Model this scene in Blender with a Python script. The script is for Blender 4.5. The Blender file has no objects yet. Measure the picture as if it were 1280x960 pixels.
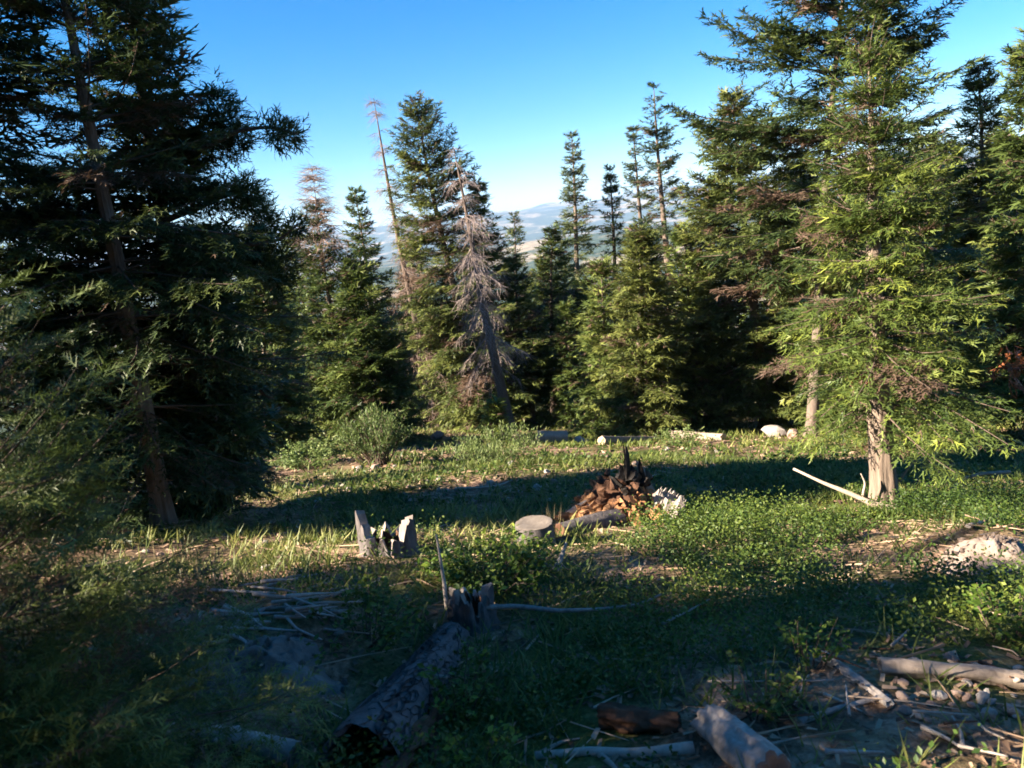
import bpy, math, random
import numpy as np
from mathutils import Matrix, Vector, Quaternion

# ------------------------------------------------------------------ camera, sky, sun, exposure
scene = bpy.context.scene
COL = scene.collection
EYE = np.array([0.0, 0.0, 1.6])
FPX = 931.0                                   # focal length in photo pixels (1280 wide)
PITCH, ROLL = math.radians(12.1), math.radians(-6.5)
CAM_M = Matrix.Rotation(math.radians(90) - PITCH, 3, 'X') @ Matrix.Rotation(ROLL, 3, 'Z')
CAM_N = np.array(CAM_M)
cam_d = bpy.data.cameras.new('camera')
cam = bpy.data.objects.new('camera', cam_d); COL.objects.link(cam)
cam.matrix_world = Matrix.Translation(EYE) @ CAM_M.to_4x4()
cam_d.sensor_width = 36; cam_d.lens = 36 * FPX / 1280
cam_d.clip_start = 0.05; cam_d.clip_end = 60000
cam_d.dof.use_dof = True; cam_d.dof.focus_distance = 12.0; cam_d.dof.aperture_fstop = 3.6
scene.camera = cam

SUN_AZ = math.radians(-105); SUN_EL = math.radians(28)      # azimuth from +Y towards +X
SUN = Vector((math.sin(SUN_AZ)*math.cos(SUN_EL), math.cos(SUN_AZ)*math.cos(SUN_EL), math.sin(SUN_EL)))
world = bpy.data.worlds.new('World'); scene.world = world; world.use_nodes = True
wn = world.node_tree.nodes; wl = world.node_tree.links
sky = wn.new('ShaderNodeTexSky'); sky.sky_type = 'NISHITA'; sky.sun_disc = False
sky.sun_elevation = SUN_EL; sky.sun_rotation = SUN_AZ
sky.altitude = 2200; sky.air_density = 1.0; sky.dust_density = 0.25; sky.ozone_density = 2.2
hs = wn.new('ShaderNodeHueSaturation'); hs.inputs['Saturation'].default_value = 1.5; wl.new(sky.outputs[0], hs.inputs['Color'])
wl.new(hs.outputs[0], wn['Background'].inputs[0]); wn['Background'].inputs[1].default_value = 0.044
sun_d = bpy.data.lights.new('sun', 'SUN'); sun_d.energy = 5.0; sun_d.angle = math.radians(0.6)
sun_d.color = (1.0, 0.86, 0.68)
sun_o = bpy.data.objects.new('sun', sun_d); COL.objects.link(sun_o)
sun_o.rotation_euler = SUN.to_track_quat('Z', 'Y').to_euler(); sun_o.location = (-20, -10, 30)
scene.view_settings.view_transform = 'Standard'; scene.view_settings.look = 'None'
scene.view_settings.gamma = 1.0; scene.view_settings.exposure = 2.45
scene.cycles.max_bounces = 6; scene.cycles.diffuse_bounces = 3; scene.cycles.glossy_bounces = 2
scene.cycles.transmission_bounces = 3; scene.cycles.volume_bounces = 0
scene.cycles.use_denoising = True; scene.cycles.filter_width = 1.7
scene.cycles.caustics_reflective = False; scene.cycles.caustics_refractive = False

# ------------------------------------------------------------------ maths helpers
def _h(ix, iy, iz, seed):
    n = (ix*374761393 + iy*668265263 + iz*2147483647 % 1274126177 + iz*1103515245 + seed*974634777) & 0xffffffff
    n = ((n ^ (n >> 13)) * 1274126177) & 0xffffffff
    n = (n ^ (n >> 16)) & 0xffffff
    return n / 0xffffff
def vnoise(p, seed=0):
    p = np.asarray(p, float); i = np.floor(p).astype(np.int64); f = p - i; f = f*f*(3-2*f)
    r = 0
    for dx in (0, 1):
        wx = f[..., 0] if dx else 1-f[..., 0]
        for dy in (0, 1):
            wy = f[..., 1] if dy else 1-f[..., 1]
            for dz in (0, 1):
                wz = f[..., 2] if dz else 1-f[..., 2]
                r = r + wx*wy*wz*_h(i[..., 0]+dx, i[..., 1]+dy, i[..., 2]+dz, seed)
    return r*2-1
def fbm(p, seed=0, oct=4):
    p = np.asarray(p, float); a, r = 1.0, 0
    for k in range(oct):
        r = r + a*vnoise(p, seed+k*17); p = p*2.03; a *= 0.5
    return r
def n2(x, y, sc, seed, oct=3):
    x = np.asarray(x, float); y = np.asarray(y, float)
    return fbm(np.stack([x/sc, y/sc, np.zeros_like(x)+0.37], -1), seed, oct)
def sstep(a, b, x):
    t = np.clip((np.asarray(x, float)-a)/(b-a), 0, 1); return t*t*(3-2*t)

MOUNDS = [(-1.63, 4.35, .75, .20), (4.3, 6.2, .9, .22), (-0.9, 5.9, .9, .07), (1.25, 8.9, .9, .10)]
def G(x, y):
    x = np.asarray(x, float); y = np.asarray(y, float); r = np.hypot(x, y)
    z = -0.225*np.clip(y, -90, 36)
    far = np.clip(y-36, 0, None)
    z = z - 215*(1-np.exp(-far*0.30/215))
    z = z + 0.5*np.abs(x)*sstep(60, 200, r)*sstep(-50, -200, -np.abs(x))*0
    near = 1 - sstep(40, 90, r)
    z = z + near*(0.16*n2(x, y, 3.1, 5) + 0.05*n2(x, y, .7, 9) + 0.018*n2(x, y, .16, 12, 2)) - 0.095*15*np.tanh(x/15)*near
    for mx, my, mr, mh in MOUNDS:
        z = z + mh*np.exp(-((x-mx)**2+(y-my)**2)/(mr*mr)*2.0)
    if r.size and r.max() < 1200: return z
    az = np.arctan2(x, np.where(np.abs(y) < 1e-6, 1e-6, y))
    fwd = np.cos(az)
    hill = sstep(1300, 3800, r)*(1-sstep(5200, 7600, r))
    z = z + hill*(90 + 70*az + 55*n2(x, y, 1500, 31, 5))
    ridge = sstep(6500, 11500, r)*(1-0.6*sstep(11500, 16500, r))
    z = z + ridge*(330 + 330*np.clip(az, -.6, .9) + 150*n2(x, y, 2600, 41, 5) + 60*n2(x, y, 900, 43, 4))
    return z

def ray(u, v):
    d = CAM_N @ np.array([(u-640)/FPX, (480-v)/FPX, -1.0]); return d/np.linalg.norm(d)
def proj(p):
    c = CAM_N.T @ (np.asarray(p, float)-EYE); return 640+FPX*c[0]/-c[2], 480-FPX*c[1]/-c[2]
def at(u, v, d):
    r = ray(u, v); return EYE + r*(d/r[1])
def gpt(u, v, lift=0.0):
    r = ray(u, v); t0, t1 = .5, 120.0
    for k in range(4):                                   # first crossing of the ray with the ground
        t = np.linspace(t0, t1, 90) if k else np.geomspace(t0, t1, 140)
        p = EYE + t[:, None]*r; below = np.nonzero(p[:, 2] < G(p[:, 0], p[:, 1]))[0]
        i = int(below[0]) if len(below) else len(t)-1
        t0, t1 = t[max(i-1, 0)], t[i]
    p = EYE + r*t1; p[2] = float(G(p[0], p[1]))+lift
    return p
def gcol(u, d):
    x = 0.0
    for k in range(8):
        q = proj((x, d, float(G(x, d)))); x += (u-q[0])*d/FPX
    return np.array([x, d, float(G(x, d))])

# ------------------------------------------------------------------ object helpers
def link(name, data, parent=None):
    o = bpy.data.objects.new(name, data); COL.objects.link(o)
    if parent is not None: o.parent = parent
    return o
def tag(o, label=None, cat=None, group=None, kind=None):
    if label: o['label'] = label
    if cat: o['category'] = cat
    if group: o['group'] = group
    if kind: o['kind'] = kind
    return o
def empty(name, loc, label=None, cat=None, group=None, rot=None):
    o = link(name, None); o.location = loc; o.empty_display_size = .2
    if rot is not None:
        o.rotation_mode = 'QUATERNION'; o.rotation_quaternion = rot
    return tag(o, label, cat, group)
def npmesh(name, V, F, mat=None, smooth=False, tint=None):
    """V (N,3); F (M,k) k=3|4, or list of such arrays"""
    me = bpy.data.meshes.new(name)
    if not isinstance(F, list): F = [F]
    F = [np.asarray(f, np.int32) for f in F if len(f)]
    V = np.asarray(V, np.float32)
    nl = sum(f.size for f in F); npoly = sum(len(f) for f in F)
    me.vertices.add(len(V)); me.vertices.foreach_set('co', V.ravel())
    me.loops.add(nl); me.polygons.add(npoly)
    me.loops.foreach_set('vertex_index', np.concatenate([f.ravel() for f in F]))
    tot = np.concatenate([np.full(len(f), f.shape[1], np.int32) for f in F])
    me.polygons.foreach_set('loop_start', np.concatenate([[0], np.cumsum(tot)[:-1]]).astype(np.int32))
    me.polygons.foreach_set('loop_total', tot)
    me.update(calc_edges=True)
    me.polygons.foreach_set('use_smooth', np.full(npoly, smooth, bool))
    if tint is not None:
        a = me.attributes.new('tint', 'FLOAT', 'FACE'); a.data.foreach_set('value', np.asarray(tint, np.float32))
    if mat: me.materials.append(mat)
    return me
def unit(v):
    return v/np.maximum(np.linalg.norm(v, axis=-1, keepdims=True), 1e-9)
def tubes(P, R, sides=3, off=0):
    """P (B,K,3), R (B,K) -> verts, quads; open ended"""
    P = np.asarray(P, float); R = np.asarray(R, float); B, K, _ = P.shape
    T = unit(np.gradient(P, axis=1))
    ref = np.where(np.abs(T[..., 2:3]) > .9, np.array([1., 0, 0]), np.array([0, 0, 1.]))
    A = unit(np.cross(T, ref)); Bn = np.cross(T, A)
    th = np.arange(sides)*2*np.pi/sides
    V = P[:, :, None, :] + R[:, :, None, None]*(np.cos(th)[None, None, :, None]*A[:, :, None, :] + np.sin(th)[None, None, :, None]*Bn[:, :, None, :])
    idx = np.arange(B*K*sides).reshape(B, K, sides)
    a = idx[:, :-1, :]; b = np.roll(a, -1, 2); c = idx[:, 1:, :]; d = np.roll(c, -1, 2)
    Q = np.stack([a, b, d, c], -1).reshape(-1, 4)
    return V.reshape(-1, 3), Q+off
def sweep(pts, rad, sides=14, rough=.05, seed=0, axial=3.0, fine=.0, n=None, cap=True):
    """one thick noisy tube along a polyline, with end caps; returns V,F(list)"""
    pts = np.asarray(pts, float); rad = np.asarray(rad, float)
    if n is None: n = max(6, len(pts))
    s = np.linspace(0, 1, len(pts)); q = np.linspace(0, 1, n)
    P = np.stack([np.interp(q, s, pts[:, k]) for k in range(3)], 1)
    if len(pts) > 2:
        for _ in range(2): P[1:-1] = (P[:-2]+2*P[1:-1]+P[2:])/4
    Rr = np.interp(q, s, rad)
    V, Q = tubes(P[None], Rr[None], sides)
    V = V.reshape(n, sides, 3); C = P[:, None, :]
    rel = V-C
    arc = np.concatenate([[0], np.cumsum(np.linalg.norm(np.diff(P, axis=0), axis=1))])
    th = np.arange(sides)*2*np.pi/sides
    rm = max(Rr.max(), 1e-3)
    q3 = np.stack([np.cos(th)[None, :]*2.2+0*arc[:, None], np.sin(th)[None, :]*2.2+0*arc[:, None], arc[:, None]/(rm*axial)+0*th[None, :]], -1)
    k = 1 + rough*fbm(q3, seed, 3)
    if fine:
        q4 = np.stack([np.cos(th)[None, :]*7+0*arc[:, None], np.sin(th)[None, :]*7+0*arc[:, None], arc[:, None]/(rm*axial*.5)+0*th[None, :]], -1)
        k = k - fine*np.abs(fbm(q4, seed+5, 3))
    V = C + rel*k[..., None]
    V = V.reshape(-1, 3); F = [Q]
    if cap:
        V = np.vstack([V, P[0], P[-1]]); c0, c1 = len(V)-2, len(V)-1
        i = np.arange(sides); j = (i+1) % sides
        F.append(np.stack([j, i, np.full(sides, c0)], 1))
        b = (n-1)*sides
        F.append(np.stack([b+i, b+j, np.full(sides, c1)], 1))
    return V, F
def merge(parts):
    Vs, Fs, off = [], [], 0
    for V, F in parts:
        Vs.append(V)
        for f in (F if isinstance(F, list) else [F]): Fs.append(np.asarray(f)+off)
        off += len(V)
    tri = [f for f in Fs if f.shape[1] == 3]; quad = [f for f in Fs if f.shape[1] == 4]
    out = []
    if quad: out.append(np.vstack(quad))
    if tri: out.append(np.vstack(tri))
    return np.vstack(Vs), out
def expand(tpl, org, fwd, up, scale):
    """place triangle template (T,3,3) at N frames"""
    f = unit(fwd); s = unit(np.cross(up, f)); u = np.cross(f, s)
    Rm = np.stack([f, s, u], -1)                                   # (N,3,3)
    V = np.einsum('nij,tkj->ntki', Rm*np.asarray(scale)[:, None, None], tpl) + org[:, None, None, :]
    V = V.reshape(-1, 3)
    return V, np.arange(len(V)).reshape(-1, 3)

# ------------------------------------------------------------------ materials
def mat_new(name):
    m = bpy.data.materials.new(name); m.use_nodes = True
    nt = m.node_tree; b = nt.nodes['Principled BSDF']
    return m, nt, b
def node(nt, t, **kw):
    n = nt.nodes.new(t)
    for k, v in kw.items(): setattr(n, k, v)
    return n
def ramp(nt, src, stops, interp='LINEAR'):
    r = node(nt, 'ShaderNodeValToRGB'); e = r.color_ramp.elements; r.color_ramp.interpolation = interp
    while len(e) < len(stops): e.new(.5)
    for k, (p, c) in enumerate(stops): e[k].position = p; e[k].color = (*c, 1)
    nt.links.new(src, r.inputs[0]); return r.outputs[0]
def noise(nt, coord, scale, detail=5, rough=.55, dist=0.0):
    n = node(nt, 'ShaderNodeTexNoise'); n.inputs['Scale'].default_value = scale; n.inputs['Detail'].default_value = detail
    n.inputs['Roughness'].default_value = rough; n.inputs['Distortion'].default_value = dist
    if coord is not None: nt.links.new(coord, n.inputs['Vector'])
    return n.outputs[0]
def mapping(nt, out='Object', scale=(1, 1, 1)):
    tc = node(nt, 'ShaderNodeTexCoord'); mp = node(nt, 'ShaderNodeMapping'); mp.inputs['Scale'].default_value = scale
    nt.links.new(tc.outputs[out], mp.inputs['Vector']); return mp.outputs[0]
def mixc(nt, fac, a, b, mode='MIX'):
    m = node(nt, 'ShaderNodeMix', data_type='RGBA', blend_type=mode)
    for sock, v in ((m.inputs[0], fac), (m.inputs[6], a), (m.inputs[7], b)):
        if hasattr(v, 'links'): nt.links.new(v, sock)
        elif isinstance(v, (int, float)): sock.default_value = v
        else: sock.default_value = (*v, 1)
    return m.outputs[2]
def bump(nt, b, h, strength=.5, dist=.02):
    bp = node(nt, 'ShaderNodeBump'); bp.inputs['Strength'].default_value = strength; bp.inputs['Distance'].default_value = dist
    nt.links.new(h, bp.inputs['Height']); nt.links.new(bp.outputs[0], b.inputs['Normal'])

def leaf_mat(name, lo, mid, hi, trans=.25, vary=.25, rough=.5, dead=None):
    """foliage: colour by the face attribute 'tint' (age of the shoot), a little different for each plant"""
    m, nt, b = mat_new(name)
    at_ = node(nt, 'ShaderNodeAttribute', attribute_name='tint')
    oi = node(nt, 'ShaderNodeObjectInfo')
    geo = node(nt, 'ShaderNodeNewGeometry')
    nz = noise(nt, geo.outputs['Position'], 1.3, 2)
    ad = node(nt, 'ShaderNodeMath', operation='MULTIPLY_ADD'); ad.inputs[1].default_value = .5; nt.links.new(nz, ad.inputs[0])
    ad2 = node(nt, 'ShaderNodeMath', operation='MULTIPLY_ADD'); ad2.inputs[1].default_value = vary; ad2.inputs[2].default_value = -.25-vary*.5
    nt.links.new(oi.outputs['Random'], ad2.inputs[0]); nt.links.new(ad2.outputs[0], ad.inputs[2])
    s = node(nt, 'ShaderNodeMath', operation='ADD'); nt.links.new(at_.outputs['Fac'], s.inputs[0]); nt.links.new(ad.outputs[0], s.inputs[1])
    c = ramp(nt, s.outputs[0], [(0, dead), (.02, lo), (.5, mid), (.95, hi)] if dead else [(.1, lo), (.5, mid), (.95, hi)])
    nt.links.new(c, b.inputs['Base Color']); b.inputs['Roughness'].default_value = rough
    b.inputs['Specular IOR Level'].default_value = .3
    tr = node(nt, 'ShaderNodeBsdfTranslucent'); nt.links.new(c, tr.inputs[0])
    mx = node(nt, 'ShaderNodeMixShader'); mx.inputs[0].default_value = trans
    nt.links.new(b.outputs[0], mx.inputs[1]); nt.links.new(tr.outputs[0], mx.inputs[2])
    nt.links.new(mx.outputs[0], nt.nodes['Material Output'].inputs[0])
    return m
def bark_mat(name, dark, light, scale=(9, 9, 2.2), streak=1.0, bumpd=.02):
    m, nt, b = mat_new(name)
    co = mapping(nt, 'Object', scale)
    a = noise(nt, co, 1.6, 6, .65, .6); c2 = noise(nt, mapping(nt, 'Object', (2, 2, 2)), 1.2, 3)
    v = node(nt, 'ShaderNodeTexVoronoi', feature='DISTANCE_TO_EDGE'); v.inputs['Scale'].default_value = 2.0
    nt.links.new(co, v.inputs['Vector'])
    k = ramp(nt, v.outputs['Distance'], [(0, (.35, .35, .35)), (.12, (1, 1, 1))])
    col = ramp(nt, a, [(.3, dark), (.68, light)])
    col = mixc(nt, .5*streak, col, k, 'MULTIPLY')
    col = mixc(nt, c2, col, tuple(.65*x for x in light), 'MIX')
    nt.links.new(col, b.inputs['Base Color']); b.inputs['Roughness'].default_value = .9
    b.inputs['Specular IOR Level'].default_value = .15
    bump(nt, b, a, .7, bumpd)
    return m
def wood_mat(name, stops, scale=(14, 14, 1.6), detail=6, bumpd=.01, strength=.6):
    m, nt, b = mat_new(name)
    a = noise(nt, mapping(nt, 'Object', scale), 1.5, detail, .6, .8)
    big = noise(nt, mapping(nt, 'Object', (3, 3, 3)), 1.4, 3)
    mx = node(nt, 'ShaderNodeMath', operation='MULTIPLY_ADD'); mx.inputs[1].default_value = .6
    nt.links.new(a, mx.inputs[0])
    m2 = node(nt, 'ShaderNodeMath', operation='MULTIPLY'); m2.inputs[1].default_value = .4; nt.links.new(big, m2.inputs[0])
    nt.links.new(m2.outputs[0], mx.inputs[2])
    oi = node(nt, 'ShaderNodeObjectInfo')
    m3 = node(nt, 'ShaderNodeMath', operation='MULTIPLY_ADD'); m3.inputs[1].default_value = .22; m3.inputs[2].default_value = -.11
    nt.links.new(oi.outputs['Random'], m3.inputs[0])
    m4 = node(nt, 'ShaderNodeMath', operation='ADD'); nt.links.new(mx.outputs[0], m4.inputs[0]); nt.links.new(m3.outputs[0], m4.inputs[1])
    c = ramp(nt, m4.outputs[0], stops)
    nt.links.new(c, b.inputs['Base Color']); b.inputs['Roughness'].default_value = .85; b.inputs['Specular IOR Level'].default_value = .2
    bump(nt, b, a, strength, bumpd)
    return m

M = {}
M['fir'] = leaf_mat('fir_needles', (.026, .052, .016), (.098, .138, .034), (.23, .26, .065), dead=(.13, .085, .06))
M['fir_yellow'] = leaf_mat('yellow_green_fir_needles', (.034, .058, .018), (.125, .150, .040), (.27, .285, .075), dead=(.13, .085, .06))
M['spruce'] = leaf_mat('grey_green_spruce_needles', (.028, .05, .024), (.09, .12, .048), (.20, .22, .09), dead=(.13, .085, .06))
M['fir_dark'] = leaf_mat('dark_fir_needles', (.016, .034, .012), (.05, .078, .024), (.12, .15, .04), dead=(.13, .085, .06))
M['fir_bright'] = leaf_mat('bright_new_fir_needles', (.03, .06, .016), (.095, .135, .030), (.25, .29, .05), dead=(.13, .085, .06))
M['red_needles'] = leaf_mat('rust_red_dead_needles', (.10, .03, .012), (.20, .06, .022), (.30, .11, .04))
M['dead_twig'] = wood_mat('grey_dead_twigs', [(.2, (.12, .09, .085)), (.5, (.26, .205, .19)), (.8, (.42, .35, .32))], (6, 6, 6))
M['dead_twig_brown'] = wood_mat('brown_dead_twigs', [(.2, (.10, .065, .05)), (.5, (.24, .165, .13)), (.8, (.36, .27, .22))], (6, 6, 6))
M['bark'] = bark_mat('grey_brown_fir_bark', (.065, .045, .036), (.24, .185, .15))
M['bark_pale'] = bark_mat('pale_furrowed_bark', (.085, .06, .048), (.33, .255, .20), (13, 13, 1.6))
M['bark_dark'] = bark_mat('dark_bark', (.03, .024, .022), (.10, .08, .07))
M['limb'] = bark_mat('limb_bark', (.05, .035, .028), (.17, .125, .10), (6, 6, 6), .4)
M['grey_wood'] = wood_mat('weathered_grey_wood', [(.22, (.10, .085, .075)), (.5, (.30, .255, .225)), (.8, (.52, .46, .41))])
M['pale_wood'] = wood_mat('bleached_pale_wood', [(.2, (.15, .115, .09)), (.5, (.34, .27, .215)), (.8, (.52, .44, .37))])
M['rot_orange'] = wood_mat('rotten_orange_wood', [(.2, (.08, .035, .018)), (.45, (.23, .11, .05)), (.62, (.38, .205, .10)), (.85, (.52, .34, .19))])
M['rot_brown'] = wood_mat('rotten_brown_wood', [(.2, (.028, .015, .010)), (.5, (.10, .05, .030)), (.85, (.21, .115, .065))])
M['char'] = wood_mat('blackened_wood', [(.2, (.008, .007, .007)), (.5, (.022, .018, .016)), (.85, (.05, .042, .038))])
M['bark_log'] = bark_mat('cracked_grey_log_bark', (.035, .030, .032), (.20, .175, .17), (9, 9, 3))
M['cut_wood'] = wood_mat('sawn_log_end', [(.2, (.30, .2, .13)), (.5, (.50, .37, .26)), (.8, (.62, .50, .38))], (5, 5, 5))
M['shrub'] = leaf_mat('shrub_leaves', (.025, .06, .010), (.075, .135, .020), (.21, .28, .035), .32, .2)
M['willow'] = leaf_mat('willow_leaves', (.045, .085, .025), (.11, .165, .045), (.24, .29, .10), .3, .2)
M['under'] = leaf_mat('undergrowth_leaves', (.022, .048, .010), (.062, .105, .018), (.18, .215, .035), .3, 0)
M['grass'] = leaf_mat('green_grass_blades', (.035, .06, .012), (.12, .155, .030), (.30, .29, .09), .3, 0)
M['dry_grass'] = leaf_mat('dry_straw_stalks', (.13, .10, .05), (.26, .20, .11), (.42, .34, .20), .25, .2)
M['stone'] = wood_mat('lichen_grey_stone', [(.2, (.14, .12, .11)), (.5, (.31, .27, .24)), (.8, (.48, .44, .40))], (5, 5, 5))
M['stone_pink'] = wood_mat('pinkish_stone', [(.2, (.15, .10, .08)), (.5, (.29, .20, .16)), (.8, (.42, .32, .26))], (5, 5, 5))
M['dull_cut'] = wood_mat('weathered_cut_top', [(.2, (.06, .05, .043)), (.5, (.15, .125, .105)), (.8, (.24, .205, .175))], (9, 9, 9))
M['earth'] = wood_mat('pale_crumbly_earth', [(.2, (.10, .075, .062)), (.5, (.23, .175, .145)), (.8, (.36, .29, .24))], (9, 9, 9), 8, .03, .9)
M['earth_grey'] = wood_mat('grey_crumbly_earth', [(.2, (.07, .06, .055)), (.5, (.17, .15, .135)), (.8, (.28, .25, .225))], (9, 9, 9), 8, .03, .9)
M['litter'] = leaf_mat('bark_and_needle_litter', (.07, .042, .028), (.20, .125, .08), (.44, .32, .22), 0, 0, .9)

def ground_mat():
    m, nt, b = mat_new('forest_floor')
    geo = node(nt, 'ShaderNodeNewGeometry').outputs['Position']
    big = noise(nt, geo, .55, 4, .6, .4); mid = noise(nt, geo, 2.6, 6, .65, .3); fine = noise(nt, geo, 22, 5, .7)
    soil = ramp(nt, fine, [(.28, (.035, .022, .015)), (.5, (.13, .08, .052)), (.72, (.30, .20, .135))])
    tan = ramp(nt, fine, [(.3, (.16, .09, .058)), (.55, (.36, .235, .16)), (.75, (.50, .36, .26))])
    moss = ramp(nt, fine, [(.3, (.028, .045, .012)), (.55, (.085, .105, .028)), (.78, (.19, .18, .065))])
    f1 = ramp(nt, mid, [(.44, (0, 0, 0)), (.56, (1, 1, 1))]); f2 = ramp(nt, big, [(.42, (0, 0, 0)), (.58, (1, 1, 1))])
    c = mixc(nt, f1, soil, tan); c = mixc(nt, f2, c, moss)
    # distant country: conifer forest with paler openings
    sep = node(nt, 'ShaderNodeVectorMath', operation='LENGTH'); nt.links.new(geo, sep.inputs[0])
    mr = node(nt, 'ShaderNodeMapRange'); mr.inputs[1].default_value = 120; mr.inputs[2].default_value = 400
    nt.links.new(sep.outputs['Value'], mr.inputs[0])
    fn = noise(nt, geo, .0022, 8, .62, .3); fn2 = noise(nt, geo, .02, 4, .7)
    forest = ramp(nt, fn2, [(.35, (.018, .032, .014)), (.65, (.055, .075, .03))])
    openc = ramp(nt, fn2, [(.35, (.16, .13, .08)), (.65, (.34, .27, .18))])
    fm = ramp(nt, fn, [(.50, (0, 0, 0)), (.58, (1, 1, 1))])
    farc = mixc(nt, fm, forest, openc)
    c = mixc(nt, mr.outputs[0], c, farc)
    nt.links.new(c, b.inputs['Base Color']); b.inputs['Roughness'].default_value = .95; b.inputs['Specular IOR Level'].default_value = .1
    h = node(nt, 'ShaderNodeMath', operation='MULTIPLY_ADD'); h.inputs[1].default_value = .5
    nt.links.new(fine, h.inputs[0]); nt.links.new(mid, h.inputs[2]); bump(nt, b, h.outputs[0], .8, .05)
    return m
M['ground'] = ground_mat()

# ------------------------------------------------------------------ ground
def build_ground():
    na = 310
    rr = np.concatenate([[0.02], np.geomspace(.5, 1.8, 10)[:-1], np.geomspace(1.8, 30, 170)[:-1], np.geomspace(30, 26000, 150)])
    az = np.linspace(-np.pi, np.pi, na, endpoint=False)
    # crowd the meridians towards the valley side
    az = az - 0.55*np.sin(az)
    X = rr[:, None]*np.sin(az)[None]; Y = rr[:, None]*np.cos(az)[None]
    V = np.stack([X, Y, G(X, Y)], -1).reshape(-1, 3)
    idx = np.arange(len(rr)*na).reshape(len(rr), na)
    a = idx[:-1]; b = np.roll(a, -1, 1); c = idx[1:]; d = np.roll(c, -1, 1)
    Q = np.stack([a, c, d, b], -1).reshape(-1, 4)
    o = link('ground', npmesh('ground', V, Q, M['ground'], True))
    tag(o, 'sloping forest floor of brown litter and moss running down to the valley and far hills', None, None, 'structure')
build_ground()

# ------------------------------------------------------------------ conifers
def needles_tpl(n, ln, w, ang, seed, flat=.35, core=True):
    r = np.random.default_rng(seed); T = []
    for k in range(n):
        x = (k+.5)/n*.92; s = 1 if k % 2 else -1
        a = math.radians(ang)*(1-.55*x)*r.uniform(.8, 1.2)
        z = r.uniform(-flat, flat)+.1
        d = np.array([math.cos(a), s*math.sin(a), z*math.sin(a)]); l = ln*(1-.45*x)*r.uniform(.85, 1.15)
        p = np.array([x, 0, 0]); side = np.array([-d[1], d[0], 0])*w
        T.append([p-side, p+side, p+d*l])
    if core: T.append([[0, -w*.8, 0], [0, w*.8, 0], [1, 0, .03]])
    return np.array(T, float)
def trident(n, w, ang, seed, l0=1.0, l1=.62, flat=.5):
    """a short shoot: a narrow core and a few thin needle tufts"""
    return np.concatenate([np.array([[[0, -w, 0], [0, w, 0], [l0, 0, .03]]]), needles_tpl(n, l1, w*.8, ang, seed, flat, False)])
TPL = {'far': np.array([[[0, -.10, 0], [0, .10, 0], [1, 0, .03]], [[.05, 0, .02], [.30, -.05, .02], [.68, .32, -.04]], [[.05, 0, .02], [.30, .05, .02], [.68, -.32, -.04]]]),
       'mid': trident(2, .13, 42, 3, 1, .75), 'near': trident(3, .085, 46, 4, 1, .6, .8), 'close': needles_tpl(13, .36, .022, 56, 5, .8)}
LOD = {'far': (.18, .14, .25, 'far'), 'mid': (.135, .10, .165, 'mid'), 'near': (.085, .055, .085, 'near'), 'close': (.075, .065, .105, 'close')}

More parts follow.
